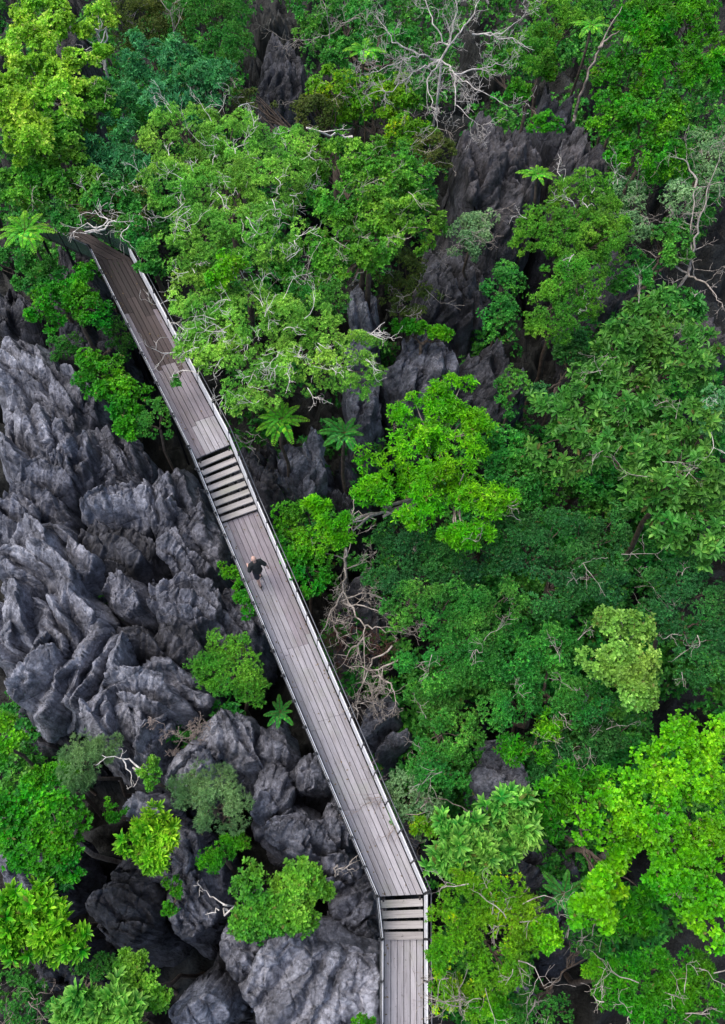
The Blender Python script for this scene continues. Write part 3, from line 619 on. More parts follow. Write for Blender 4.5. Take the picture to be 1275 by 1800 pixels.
# ------------------------------------------------------------------ boardwalk
BW0 = P(420, 908, 0.0)
bw = thing('boardwalk', BW0, 'weathered grey plank boardwalk with low railings, descending diagonally over the rocks in two short stairs', 'boardwalk')
def lerp(a, b, t): return a+(b-a)*t
def quad_planks(L0, R0, L1, R1, ncol, cuts, mats, offs=None, th=.05):
    """longitudinal planks between two cross lines (world points)"""
    for i in range(ncol):
        f0, f1 = i/ncol, (i+1)/ncol
        cs = cuts[i % len(cuts)]
        for j in range(len(cs)-1):
            t0, t1 = cs[j], cs[j+1]
            A, B = lerp(L0, R0, f0), lerp(L0, R0, f1); C, D = lerp(L1, R1, f1), lerp(L1, R1, f0)
            a, b = lerp(A, D, t0), lerp(B, C, t0); c, d = lerp(B, C, t1), lerp(A, D, t1)
            ln = (d-a); un = ln/np.linalg.norm(ln); wv = (b-a)/np.linalg.norm(b-a); g = rnd.uniform(.005, .011)
            a, b, c, d = a+un*.003+wv*g, b+un*.003-wv*g, c-un*.003-wv*g, d-un*.003+wv*g
            dz = rnd.uniform(-.009, .009); tl = rnd.uniform(-.005, .005)
            a[2] += dz+tl; d[2] += dz+tl; b[2] += dz-tl; c[2] += dz-tl
            ang = math.atan2(un[1], un[0]); o = (a+b)/2
            rot = np.array([[math.cos(-ang), -math.sin(-ang), 0], [math.sin(-ang), math.cos(-ang), 0], [0, 0, 1]])
            top = [rot@(q-o) for q in (a, b, c, d)]
            # slightly chamfered box
            V = []; ins = .004
            cen = sum(top)/4
            for q in top: V.append(q-[0, 0, th])
            for q in top: V.append(q-[0, 0, ins])
            for q in top:
                k = q-cen; V.append(q-np.array([np.sign(k[0])*ins, np.sign(k[1])*ins, 0]))
            F = [[0, 1, 2, 3]]+[[s+m, s+(m+1) % 4, s+4+(m+1) % 4, s+4+m] for s in (0, 4) for m in range(4)]+[[11, 10, 9, 8]]
            F = [list(reversed(f)) for f in F]
            mt = mats(i, (t0+t1)/2)
            me = mesh_from('plank', V, [np.array(F)], False, M[mt])
            ob = put('plank', me, bw, tuple(o-BW0)); ob.rotation_euler = (0, 0, ang)
ZU, ZM0, ZM1, ZB = 1.40, 0., -1.15, -1.9
uL0, uR0 = P(171, 458, ZU+.1), P(229, 453, ZU+.1)
uL1, uR1 = P(345, 806, ZU), P(404, 781, ZU)
mL0, mR0 = P(391, 920, ZM0), P(453, 898, ZM0)
mL1, mR1 = P(668, 1576, ZM1), P(744, 1572, ZM1)
bL0, bR0 = P(676, 1651, ZB), P(744, 1651, ZB)
bL1, bR1 = P(675, 1960, ZB-.1), P(745, 1960, ZB-.1)
lL1, lR1 = P(62, 407, ZU+.1), P(96, 376, ZU+.1)
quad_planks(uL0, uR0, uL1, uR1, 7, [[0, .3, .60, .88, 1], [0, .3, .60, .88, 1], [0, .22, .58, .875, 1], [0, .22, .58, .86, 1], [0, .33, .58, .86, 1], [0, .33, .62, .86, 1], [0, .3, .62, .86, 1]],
            lambda i, t: 'wood_wet_shade' if t < .28 else 'wood_brown_shade' if t < .42+.09*(i % 3) else ('wood_mid' if t < .87 or i < 2 else 'wood'))  # planks step darker towards the far end, tree shade painted into their tones
quad_planks(mL0, mR0, mL1, mR1, 7, [[0, .18, .40, .60, .80, 1], [0, .18, .40, .60, .80, 1], [0, .14, .385, .58, .80, 1], [0, .14, .385, .58, .79, 1], [0, .385, .575, .79, 1], [0, .385, .575, .77, 1], [0, .36, .575, .77, 1]],
            lambda i, t: ('wood_mid' if t < .2 and i != 0 else 'wood'))
quad_planks(bL0, bR0, bL1, bR1, 6, [[0, .85, 1], [0, .8, 1], [0, 1]], lambda i, t: 'wood')
quad_planks(uL0, uR0, lL1, lR1, 6, [[0, .5, 1], [0, .55, 1], [0, 1]], lambda i, t: 'wood_wet_shade')  # side branch carries the same painted tree shade
def stairs(A0, B0, A1, B1, n, treadlen):
    for k in range(n):
        t = (k+.78)/(n+.15) if n > 5 else (k+.72)/(n+.05)
        a, b = lerp(A0, A1, t), lerp(B0, B1, t); zz = lerp(A0[2], A1[2], (k+1)/(n+1)); a[2] = b[2] = zz
        u = unit(A1-A0); u = np.array([u[0], u[1], 0]); u /= np.linalg.norm(u); o = (a+b)/2; wv = unit(b-a)
        ang = math.atan2(wv[1], wv[0]); Lh = np.linalg.norm(b-a)/2-.01; jt = rnd.uniform(-.015, .015)
        tb = TB(); tb.hexa([[-Lh, -treadlen/2, -.05], [Lh+jt, -treadlen/2, -.05], [Lh+jt, treadlen/2, -.05], [-Lh, treadlen/2, -.05], [-Lh, -treadlen/2, 0], [Lh+jt, -treadlen/2+.004, 0], [Lh+jt, treadlen/2, 0], [-Lh, treadlen/2-.004, 0]])
        ob = put('stair_tread', tb.mesh('stair_tread', M['wood_step']), bw, tuple(o-BW0)); ob.rotation_euler = (0, 0, ang)
    for (p, q) in ((A0, A1), (B0, B1)):
        inw = unit((B0+B1)/2-(A0+A1)/2)*(.09 if p is A0 else -.09)
        tb = TB(); tb.bar(p+inw-[0, 0, .2], q+inw-[0, 0, .2], .05, .24); put('stringer', tb.mesh('stringer', M['under'], BW0), bw)
        for k in range(n):
            t = (k+.9)/(n+.3); pp = lerp(p, q, t)+inw*2; zz = lerp(A0[2], A1[2], (k+1)/(n+1))
            tb = TB(); tb.bar([pp[0], pp[1], zz-.17], [pp[0], pp[1], zz-.05], .05, .05, (1, 0, 0)); put('tread_bracket', tb.mesh('tread_bracket', M['rail'], BW0), bw)
stairs(uL1, uR1, mL0, mR0, 8, .20)
stairs(mL1, mR1, bL0, bR0, 4, .205)
# beams and supports below
tb_all = [(uL0, uR0, uL1, uR1), (mL0, mR0, mL1, mR1), (bL0, bR0, bL1, bR1), (uL0, uR0, lL1, lR1)]
for (a, b, c, d) in tb_all:
    for f in (.12, .88):
        tb = TB(); tb.bar(lerp(a, b, f)-[0, 0, .17], lerp(c, d, f)-[0, 0, .17], .08, .16); put('beam', tb.mesh('beam', M['under'], BW0), bw)
    n = max(2, int(np.linalg.norm(c-a)/2.2))
    for k in range(n+1):
        t = (k+.02)/(n+.04); p, q = lerp(a, c, t), lerp(b, d, t)
        tb = TB(); tb.bar(p-[0, 0, .08], q-[0, 0, .08], .08, .055); put('joist', tb.mesh('joist', M['under'], BW0), bw)
        if k % 2 == 0:
            for s_ in (p, q):
                tb = TB(); s2 = lerp(s_, (p+q)/2, .25); tb.tube([s2-[0, 0, 8.], s2-[0, 0, .25]], .06, 8); put('support_post', tb.mesh('support_post', M['steel'], BW0), bw)
def railing(pts, side, spacing, n_list, panel=True, net=False):
    """pts: deck edge polyline, side: outward unit multiplier (+1 right of travel)"""
    for a, b, n in n_list:
        d = b-a; dh = np.array([d[0], d[1], 0]); dh /= np.linalg.norm(dh); out = np.array([dh[1], -dh[0], 0])*side
        up = np.array([0, 0, 1.]); H = .95; lean = .07
        def at(t, h, o=0.): return lerp(a, b, t)+up*h+out*(.03+lean*h/H+o)
        for k in range(n+1):
            t = k/n; tb = TB(); tb.bar(at(t, -.12), at(t, .86), .035, .035, tuple(dh))
            tb.bar(at(t, .84), at(t, .93, .07), .05, .03, tuple(dh)); tb.bar(at(t, .86, -.03), at(t, .86, .10), .06, .025)
            put('rail_post', tb.mesh('rail_post', M['steel'], BW0), bw)
        for k in range(n):
            t0, t1 = (k+.03)/n, (k+.97)/n; dt = dh*.0
            tb = TB(); lo, hi = .12, .66
            if net:
                tb.hexa([at(t0, .06, -.004), at(t1, .06, -.004), at(t1, .06, .004), at(t0, .06, .004), at(t0, .88, -.004), at(t1, .88, -.004), at(t1, .88, .004), at(t0, .88, .004)])
                put('netting_panel', tb.mesh('netting_panel', M['net'], BW0), bw)
                continue
            tb.hexa([at(t0, lo, -.02), at(t1, lo, -.02), at(t1, lo, .02), at(t0, lo, .02), at(t0, hi, -.02), at(t1, hi, -.02), at(t1, hi, .02), at(t0, hi, .02)])
            put('rail_panel', tb.mesh('rail_panel', M['panel'], BW0), bw)
            tb = TB(); tb.bar(at(t0, .675), at(t1, .675), .055, .02); put('panel_cap', tb.mesh('panel_cap', M['panel'], BW0), bw)
            tb = TB(); tb.bar(at(t0, .08), at(t1, .08), .03, .05); put('kick_rail', tb.mesh('kick_rail', M['steel'], BW0), bw)
        tb = TB(); ho = .07 if side < 0 else .035; tb.tube([at(0, .93, ho), at(.5, .93, ho), at(1, .93, ho)], .017, 8); put('handrail', tb.mesh('handrail', M['rail' if side < 0 else 'steel'], BW0), bw)
        tb = TB(); tb.tube([at(0, .80), at(.5, .80), at(1, .80)], .014, 6); put('mid_rail', tb.mesh('mid_rail', M['steel'], BW0), bw)
# netting material: fine green mesh
m, t = newmat('green_netting'); L = t.links
tc = N(t, 'ShaderNodeTexCoord'); vo = N(t, 'ShaderNodeTexVoronoi', feature='DISTANCE_TO_EDGE', i_Scale=22.0); L.new(tc.outputs['Object'], vo.inputs['Vector'])
f = ramp(t, vo.outputs['Distance'], [(.10, (1,)*3), (.14, (.25,)*3)], 'CONSTANT')
p = N(t, 'ShaderNodeBsdfPrincipled', i_Roughness=.7); p.inputs['Base Color'].default_value = (.03, .07, .05, 1)
tr = N(t, 'ShaderNodeBsdfTransparent'); mx = N(t, 'ShaderNodeMixShader'); L.new(f, mx.inputs[0]); L.new(tr.outputs[0], mx.inputs[1]); L.new(p.outputs[0], mx.inputs[2])
o = N(t, 'ShaderNodeOutputMaterial'); L.new(mx.outputs[0], o.inputs[0]); M['net'] = m
railing(None, -1, 1, [(uR0, uR1, 7), (uR1, mR0, 3), (mR0, mR1, 15), (mR1, bR0, 1), (bR0, bR1, 4)])
railing(None, 1, 1, [(uL0, uL1, 7), (uL1, mL0, 3), (mL0, mL1, 15), (mL1, bL0, 1), (bL0, bL1, 4)])
railing(None, 1, 1, [(uR0, lR1, 4)], net=True)
railing(None, -1, 1, [(uL0, lL1, 4)], net=True)
# the long side nets of railing directions: R side of travel toward the viewer lies at -1

# ------------------------------------------------------------------ trees and shrubs
plant('yellow-lime tree with broad leaf clusters at the top left, by the dark upright rock', 'maple', 'yellow_lime', [(85, 50, 60, 50), (60, 110, 60, 60), (130, 140, 55, 45), (90, 190, 60, 50)], 3.0, seed=1)
plant('palest yellow-lime tree on the left edge, below the top-left yellow one', 'maple', 'yellow_lime', [(35, 205, 52, 52), (55, 250, 45, 40), (20, 160, 40, 40)], 3.8, seed=2)
plant('lime tree with loose drooping sprays above the walkway corner', 'maple', 'fresh', [(110, 270, 70, 60), (170, 200, 40, 60), (60, 330, 70, 45), (140, 340, 60, 40)], 2.2, seed=3, bare=5)
plant('small lime tree with a crooked white branch near the top left', 'maple', 'yellow_lime', [(180, 35, 26, 26), (150, 60, 22, 18), (180, 92, 18, 12)], 2.8, seed=4, bark='bark_white')
plant('blue-green tree behind the feathery canopy, upper left', 'star', 'teal', [(300, 120, 65, 45), (370, 150, 62, 40), (250, 110, 40, 40), (320, 185, 70, 38)], 2.2, seed=5)
plant('dark blue-green tree between the yellow tree and the feathery canopy', 'star', 'teal', [(205, 190, 42, 50), (200, 260, 50, 50), (240, 300, 50, 40), (170, 320, 40, 40)], 1.6, seed=6)
plant('dark feathery tree at the top edge left of the black cliff', 'feather', 'mid', [(380, 30, 62, 55), (400, 80, 50, 35), (330, 10, 40, 40)], 2.5, seed=7)
plant('dull olive brush on the top edge between lime and dark trees', 'fine', 'olive', [(240, 50, 60, 60), (300, 40, 40, 50)], 1.6, seed=8, bare=10, gap=.45)
plant('dull green bush at the very top-left corner', 'small', 'mid', [(20, 20, 45, 40)], 2.0, seed=9)
plant('big feathery pale-green tree spreading over the upper deck with bare twigs on top', 'feather', 'feather', [(330, 260, 85, 70), (420, 270, 80, 70), (300, 330, 50, 50), (370, 350, 85, 60), (470, 330, 80, 70), (360, 430, 75, 60), (460, 420, 80, 60), (520, 280, 50, 60)], 4.3, seed=10, bare=50, bare_mat='bark_white', dens=1.0, gap=.05)
plant('feathery tree with arching pale limbs just right of the upper deck', 'feather', 'feather', [(370, 530, 80, 60), (450, 560, 90, 60), (540, 580, 80, 60), (420, 640, 70, 50), (520, 650, 70, 45), (440, 700, 50, 30), (370, 610, 60, 40), (620, 640, 70, 60), (345, 600, 40, 30)], 3.3, seed=11, bare=60, bare_mat='bark_white', dens=.92, gap=.08)
plant('brighter leafy tree joining the feathery canopy on its right', 'round', 'fresh', [(610, 290, 80, 50), (690, 330, 70, 55), (620, 380, 80, 60), (720, 400, 65, 50), (560, 460, 70, 50), (640, 440, 60, 40)], 3.6, seed=12, bare=16)
plant('teal-tinted tree edging the black gap, right of the feathery canopy', 'fine', 'mid', [(690, 290, 55, 35), (735, 350, 40, 35), (560, 530, 60, 40)], 3.2, seed=13)
plant('small lime bush in the middle of the feathery canopy', 'round', 'lime', [(400, 480, 42, 32)], 4.6, seed=14, name='shrub', cat='shrub')
plant('dark brown-green bush under the leafy tree beside the pale spire', 'small', 'olive', [(700, 480, 60, 40), (720, 530, 50, 35)], .6, seed=15, bare=10, name='shrub', cat='shrub', gap=.3)
plant('round-leaved creeper along the tops of the twin pinnacles', 'maple', 'bright', [(720, 575, 40, 10), (770, 585, 32, 9)], .6, seed=16, name='creeper', cat='shrub', scale=.5, lsc=.8)
plant('yellow-tinged scrub below the dead tree at the top', 'round', 'yellowgreen', [(680, 180, 70, 45), (590, 170, 50, 50), (720, 240, 50, 35)], 1.0, seed=17, gap=.45, bare=10, name='shrub', cat='shrub')
plant('olive scrub hanging by the black cliff near the top', 'small', 'olive', [(560, 200, 50, 35), (440, 190, 50, 30), (760, 270, 40, 40)], .9, seed=18, gap=.4, bare=12, name='shrub', cat='shrub')
plant('green scrub behind the dead tree at the top edge', 'round', 'mid', [(560, 40, 50, 45), (640, 40, 50, 35), (700, 90, 60, 40), (600, 100, 40, 30)], .8, seed=19, gap=.35)
plant('light feathery tree right of the dead tree at the top', 'feather', 'fresh', [(950, 40, 45, 50), (930, 100, 40, 40), (1010, 30, 45, 35)], 3.0, seed=20)
plant('leafy vine climbing the weathered cliff', 'maple', 'bright', [(960, 110, 26, 36), (910, 160, 26, 20), (960, 220, 30, 18), (860, 120, 20, 22)], 2.6, seed=21, name='creeper', cat='shrub', scale=.7, lsc=.8, gap=.2)
plant('broad bright green tree filling the top right corner', 'star', 'bright', [(1130, 60, 70, 50), (1200, 50, 70, 55), (1240, 120, 50, 50), (1170, 130, 60, 40)], 3.2, seed=22)
plant('dark green tree in the shade right of the leaning trunk', 'round', 'bright', [(1090, 150, 50, 55), (1080, 210, 40, 40)], 1.8, seed=23)
plant('rounded green crown below the top right tree', 'round', 'bright', [(1140, 220, 62, 55), (1160, 280, 48, 38), (1090, 280, 24, 22)], 2.0, seed=24)
plant('lime-green tree in the middle of the upper right', 'feather', 'fresh', [(1020, 350, 62, 46), (1030, 430, 72, 60), (955, 410, 66, 50), (1000, 510, 66, 66), (960, 575, 48, 38), (1060, 400, 45, 45)], 1.9, dens=1.15, seed=25, bare=9, bare_mat='bark_white')
plant('darker green round shrub at the foot of the lime-green tree', 'round', 'mid', [(885, 500, 40, 42), (880, 560, 40, 40)], 1.2, seed=26, name='shrub', cat='shrub', lsc=.8)
plant('sparse grey-olive bush beside the dark cliff', 'small', 'greygreen', [(825, 420, 42, 42), (840, 390, 35, 25)], .3, seed=27, bare=10, gap=.3, name='shrub', cat='shrub')
plant('dark misty bush right of the lime-green tree', 'small', 'greygreen', [(1090, 345, 45, 40), (1110, 400, 40, 30)], .5, seed=28, bare=8, gap=.3, name='shrub', cat='shrub')
plant('small bush among pinnacles left of the black pit', 'round', 'mid', [(900, 690, 32, 40)], .0, seed=29, name='shrub', cat='shrub', lsc=.8)
plant('big tree with whorled leaves on the right, darker crown', 'whorl', 'rosette', [(1170, 550, 75, 45), (1110, 600, 70, 50), (1200, 630, 60, 60), (1060, 660, 50, 45), (1010, 720, 75, 50), (1110, 710, 80, 60), (990, 790, 60, 45)], 2.2, seed=30, bark='bark', bare=9, dens=1.0, gap=.28)
plant('whorled-leaf tree on the right edge below the first one', 'whorl', 'rosette', [(1190, 760, 70, 60), (1100, 800, 70, 50), (1150, 860, 75, 50), (1230, 860, 55, 70), (1240, 950, 45, 50), (1180, 930, 50, 40)], 2.6, seed=31, bark='bark', bare=9, dens=1.0, gap=.28)
plant('pale mint bush with white twigs on the right edge', 'round', 'mint', [(1252, 720, 32, 42)], 3.4, seed=32, bare=3, bare_mat='bark_white', name='shrub', cat='shrub', lsc=.8)
plant('vivid lime tree with ragged sprays near the picture centre', 'star', 'lime', [(790, 690, 50, 32), (750, 740, 80, 50), (700, 810, 75, 60), (780, 810, 80, 65), (840, 890, 60, 42), (740, 880, 80, 45), (820, 940, 60, 26), (880, 885, 34, 20), (830, 750, 36, 28), (660, 870, 40, 30), (600, 930, 45, 25), (560, 890, 26, 18)], 2.6, seed=33, dens=1.0, gap=.05, lsc=.8, bark='bark_pale', bare=2)
plant('dark tree in the shade between the vivid lime and whorled-leaf trees', 'round', 'mid', [(885, 800, 45, 60), (900, 870, 50, 40)], .8, seed=34)
plant('dark green tree right below the vivid lime tree', 'fine', 'dark', [(720, 960, 75, 55), (800, 990, 70, 50), (680, 1010, 50, 40)], .6, seed=35)
plant('wide dense dark green tree right of centre', 'fine', 'mid', [(760, 1070, 80, 65), (850, 1080, 80, 70), (770, 1150, 85, 60), (870, 1160, 80, 50)], 1.2, seed=36, bare=4)
plant('dusky canopy tree between the dense dark tree and the right edge', 'fine', 'dark', [(900, 960, 75, 55), (980, 950, 70, 55), (1040, 1010, 70, 55), (960, 1040, 60, 50), (1060, 940, 60, 40)], 1.4, seed=37, bare=6)
plant('dark green tree on the right edge below the whorled-leaf tree', 'fine', 'dark', [(1180, 1010, 65, 50), (1230, 1070, 60, 60), (1160, 1080, 50, 40), (1240, 1160, 50, 60)], 1.0, seed=38, bare=8)
plant('mid green tree left of the pale yellow-green crown', 'fine', 'mid', [(950, 1130, 60, 50), (960, 1200, 70, 50), (900, 1240, 60, 40), (1020, 1230, 60, 50)], .9, seed=39, bare=6)
plant('dark green tree hanging over the gap beside the deck', 'fine', 'mid', [(760, 1230, 50, 40), (790, 1290, 65, 50), (770, 1350, 60, 40)], .2, seed=40, bare=3)
plant('thin dark scrub under the canopy at the right', 'fine', 'dark', [(1010, 1310, 60, 50), (1080, 1280, 50, 40), (960, 1340, 50, 40)], -.5, seed=41, bare=10)
plant('pale yellow-green crown standing out on the right', 'maple', 'palelime', [(1090, 1110, 62, 45), (1070, 1160, 55, 45), (1110, 1180, 52, 45), (1120, 1215, 35, 28)], 2.4, seed=42, lsc=.85, bark='bark_pale')
plant('small bright leafy shrub above the thin rock ridge', 'star', 'bright', [(930, 1310, 52, 32), (960, 1275, 25, 25)], .4, seed=43, name='shrub', cat='shrub', lsc=.75)
plant('vivid yellow-lime tree in the lower right corner', 'maple', 'lime', [(1180, 1300, 52, 38), (1240, 1290, 45, 35), (1150, 1360, 62, 45), (1230, 1370, 60, 50), (1060, 1430, 70, 45), (1150, 1450, 70, 50), (1230, 1470, 60, 60), (1210, 1560, 62, 45), (1250, 1610, 40, 40), (1160, 1530, 45, 35)], 3.2, seed=44, dens=1.05, gap=.08, lsc=.8, bark='bark_tan', bare=2, bare_mat='bark_tan')
plant('lime branch island below the lower right tree', 'maple', 'lime', [(1060, 1540, 38, 40), (1040, 1600, 45, 32), (1090, 1500, 40, 30)], 2.6, seed=45, bark='bark_tan')
plant('shaded green understorey tree beneath the lime crown', 'star', 'bright', [(1020, 1370, 50, 40), (960, 1420, 50, 50), (1110, 1590, 60, 50)], .0, seed=46)
plant('rosette-topped tree right of the lower deck with rounded leaf heads', 'bigwhorl', 'bright_rosette', [(800, 1465, 42, 42), (840, 1500, 36, 30), (780, 1510, 30, 28)], 1.2, seed=47, dens=1.3)
plant('green rosette tree above the yellow-green bush', 'bigwhorl', 'bright_rosette', [(885, 1420, 40, 32), (915, 1460, 28, 22), (880, 1490, 36, 30)], .8, seed=48, dens=1.3)
plant('yellow-green bushy tree leaning over the lower stairs', 'feather', 'yellowgreen', [(820, 1570, 60, 50), (880, 1570, 60, 50), (800, 1630, 50, 40), (870, 1640, 75, 55), (930, 1620, 45, 50), (870, 1700, 60, 35), (775, 1680, 30, 40)], 1.4, seed=49, bare=14)
plant('brilliant green side shoot of the yellow-green tree', 'round', 'lime', [(950, 1640, 30, 36)], 1.6, seed=50, name='shrub', cat='shrub', lsc=.8)
plant('straggly yellow-green shrub at the bottom beside the lower deck', 'round', 'yellowgreen', [(790, 1735, 34, 40), (850, 1760, 50, 35)], -.8, seed=51, bare=14, gap=.5, name='shrub', cat='shrub', lsc=.8)
plant('bright green bush at the bottom below the yellow-green tree', 'round', 'bright', [(860, 1770, 34, 26)], -.2, seed=52, name='shrub', cat='shrub')
plant('willowy green tree filling the bottom right', 'feather', 'bright', [(1180, 1700, 70, 50), (1110, 1730, 70, 45), (1230, 1740, 50, 50), (1150, 1770, 80, 35), (1060, 1690, 36, 22)], 1.4, seed=53, lsc=1.2, bare=12)
plant('dark scrub in the lower right gap', 'small', 'mid', [(950, 1770, 60, 30), (1020, 1650, 30, 30)], -2., seed=54, bare=14, gap=.5, name='shrub', cat='shrub')
plant('round bright green shrub pressed against the deck below the upper stairs', 'round', 'bright', [(518, 912, 42, 36), (552, 960, 46, 52), (524, 965, 32, 46), (540, 1022, 36, 34)], -.1, seed=55, name='shrub', cat='shrub', lsc=.8)
plant('dull grey-green brush between the deck and the dark canopy', 'small', 'greygreen', [(710, 1380, 42, 45), (740, 1420, 38, 38), (700, 1430, 30, 25)], -1.2, seed=56, bare=14, bare_mat='bark_tan', gap=.3, name='shrub', cat='shrub')
plant('yellowing low shrub beneath the grey-green brush', 'round', 'yellowgreen', [(750, 1440, 32, 22)], -1.0, seed=57, name='shrub', cat='shrub', lsc=.7)
# left of the deck
plant('bright green shrub left of the dark upper deck', 'round', 'bright', [(150, 510, 52, 38), (110, 530, 50, 34), (80, 560, 30, 28), (170, 560, 34, 34)], .9, seed=60, name='shrub', cat='shrub', lsc=.95)
plant('bright green shrub at the edge of the massif, left of the middle deck', 'round', 'bright', [(180, 660, 48, 40), (225, 700, 50, 45), (165, 640, 28, 22), (225, 750, 30, 20)], .2, seed=61, name='shrub', cat='shrub')
plant('grey-green shrub joined to the bright one beside the deck rail', 'small', 'mid', [(278, 735, 38, 36)], .2, seed=62, name='shrub', cat='shrub')
plant('dark foliage under the drooping trees at the far left', 'round', 'mid', [(40, 470, 60, 40), (90, 500, 50, 30)], .4, seed=63, name='shrub', cat='shrub')
plant('dim fern-like shrub in the shade left of the upper deck', 'small', 'mid', [(215, 590, 30, 36), (120, 610, 36, 24)], -1.6, seed=64, name='shrub', cat='shrub')
plant('lime round shrub against the left rail below the walker', 'feather', 'fresh', [(410, 1170, 62, 62), (400, 1130, 40, 30), (445, 1210, 36, 30), (370, 1180, 32, 40)], .3, seed=65, name='shrub', cat='shrub', lsc=.9)
plant('small green shrub poking up beside the left rail near the walker', 'round', 'bright', [(405, 1000, 18, 20), (425, 1040, 14, 26), (440, 1065, 16, 22)], -.6, seed=66, name='shrub', cat='shrub', scale=.6, lsc=.7)
plant('fuzzy grey-green ball shrub below the slatted rocks', 'hair', 'greygreen', [(370, 1395, 60, 55), (390, 1420, 50, 42), (330, 1390, 34, 36)], -.2, seed=67, name='shrub', cat='shrub')
plant('fuzzy grey-green bush with a crooked white branch', 'hair', 'greygreen', [(150, 1330, 50, 36), (180, 1310, 36, 24), (140, 1365, 34, 24)], -.3, seed=68, name='shrub', cat='shrub')
plant('little lime shrub at the end of the white branch', 'round', 'fresh', [(264, 1355, 17, 26)], -.2, seed=69, name='shrub', cat='shrub', scale=.6, lsc=.7)
plant('lime foliage cut by the left edge above the bright green tree', 'maple', 'bright', [(12, 1300, 28, 45)], .2, seed=70, name='shrub', cat='shrub', lsc=.8)
plant('bright green spreading tree at the lower left edge', 'maple', 'bright', [(40, 1410, 50, 36), (100, 1440, 60, 45), (60, 1490, 60, 42), (120, 1500, 45, 36), (20, 1450, 40, 40)], .8, seed=71, lsc=.85, bark='bark_pale')
plant('small green shrub just above the spreading tree', 'round', 'bright', [(110, 1360, 40, 20), (60, 1370, 30, 16)], -.5, seed=72, name='shrub', cat='shrub', lsc=.8)
plant('tiny green sprig between the tree and the rosette shrub', 'round', 'bright', [(203, 1422, 16, 16)], -.6, seed=73, name='shrub', cat='shrub', scale=.5, lsc=.7)
plant('yellow-tipped rosette shrub left of the slanting rock', 'bigwhorl', 'lime_rosette', [(270, 1450, 34, 28), (245, 1490, 32, 32), (275, 1505, 22, 20), (290, 1470, 20, 16)], .2, seed=74, name='shrub', cat='shrub', dens=1.6, lsc=.75)
plant('lime rosette tree at the lower left edge', 'bigwhorl', 'lime_rosette', [(20, 1590, 50, 40), (80, 1590, 48, 36), (60, 1640, 60, 36), (125, 1640, 38, 36), (10, 1640, 30, 30)], .6, seed=75, dens=1.5, lsc=.85)
plant('rosette tree at the bottom left with dark green heads', 'bigwhorl', 'bright_rosette', [(170, 1760, 55, 40), (220, 1780, 40, 24), (150, 1790, 40, 24)], .6, seed=76, dens=1.5)
plant('green leafy shrub right of the bottom rosette tree', 'round', 'fresh', [(260, 1720, 46, 40), (230, 1690, 30, 22), (280, 1750, 28, 26)], -.2, seed=77, name='shrub', cat='shrub', lsc=.9)
plant('wide round leafy shrub in front of the big fluted rock', 'round', 'fresh', [(480, 1570, 75, 52), (530, 1540, 50, 38), (450, 1610, 48, 34), (520, 1600, 46, 34), (560, 1550, 26, 26), (480, 1600, 60, 36)], .3, seed=78, dens=1.3, name='shrub', cat='shrub', lsc=.95)
plant('dark green fine shrub beneath the fuzzy ball shrub', 'fine', 'bright', [(372, 1505, 30, 26), (415, 1478, 28, 20)], -.8, seed=79, name='shrub', cat='shrub')
plant('wispy green shrub in the rocks above the black cleft', 'round', 'bright', [(312, 1555, 20, 18), (300, 1590, 14, 14)], -1.2, seed=80, name='shrub', cat='shrub', scale=.5, lsc=.6, gap=.2)
plant('dark tangled shrub at the bottom left corner', 'small', 'mid', [(35, 1730, 46, 36), (50, 1770, 40, 30)], -1.2, seed=81, name='shrub', cat='shrub', bare=12, bare_mat='bark_tan')
plant('dull green shrub between the rosette tree and the dark boulder', 'small', 'mid', [(170, 1690, 40, 24), (110, 1770, 30, 26)], -1.2, seed=82, name='shrub', cat='shrub')
plant('tiny lime sprig at the bottom edge left of the deck', 'round', 'bright', [(640, 1794, 16, 10)], -.8, seed=83, name='shrub', cat='shrub', scale=.5, lsc=.6)
plant('small leafy twig lying over the upper deck', 'round', 'mid', [(311, 671, 11, 9)], 2.5, seed=84, name='twig', cat='twig', scale=.35, lsc=.6, root=(330, 640, 1.5), base=2.2, group='twigs')
plant('pale scrub around the dead tree on the right edge', 'small', 'greygreen', [(1200, 350, 40, 35), (1250, 300, 30, 50), (1240, 250, 40, 30)], 1.2, seed=85, name='shrub', cat='shrub', gap=.3, bare=14)
plant('green scrub in the upper right below the rounded crown', 'round', 'mid', [(1180, 430, 50, 40), (1110, 500, 40, 30)], .2, seed=86, name='shrub', cat='shrub', gap=.3)
plant('dark shrub in the gap above the whorled-leaf tree', 'round', 'dark', [(1010, 620, 50, 30), (950, 700, 30, 30)], -.6, seed=87, name='shrub', cat='shrub')
plant('overhanging dark branch of leaves shading the far end of the walkway', 'round', 'mid', [(120, 385, 40, 24), (195, 350, 60, 26), (240, 400, 26, 40), (262, 450, 20, 40)], 3.2, seed=89, root=(260, 400, 1), bark='bark')
plant('faint bush beyond the feathery canopy beside the walkway corner', 'small', 'olive', [(240, 370, 50, 36), (180, 370, 40, 30)], 2.6, seed=88, name='shrub', cat='shrub', bare=16, bare_mat='bark_white', gap=.25)

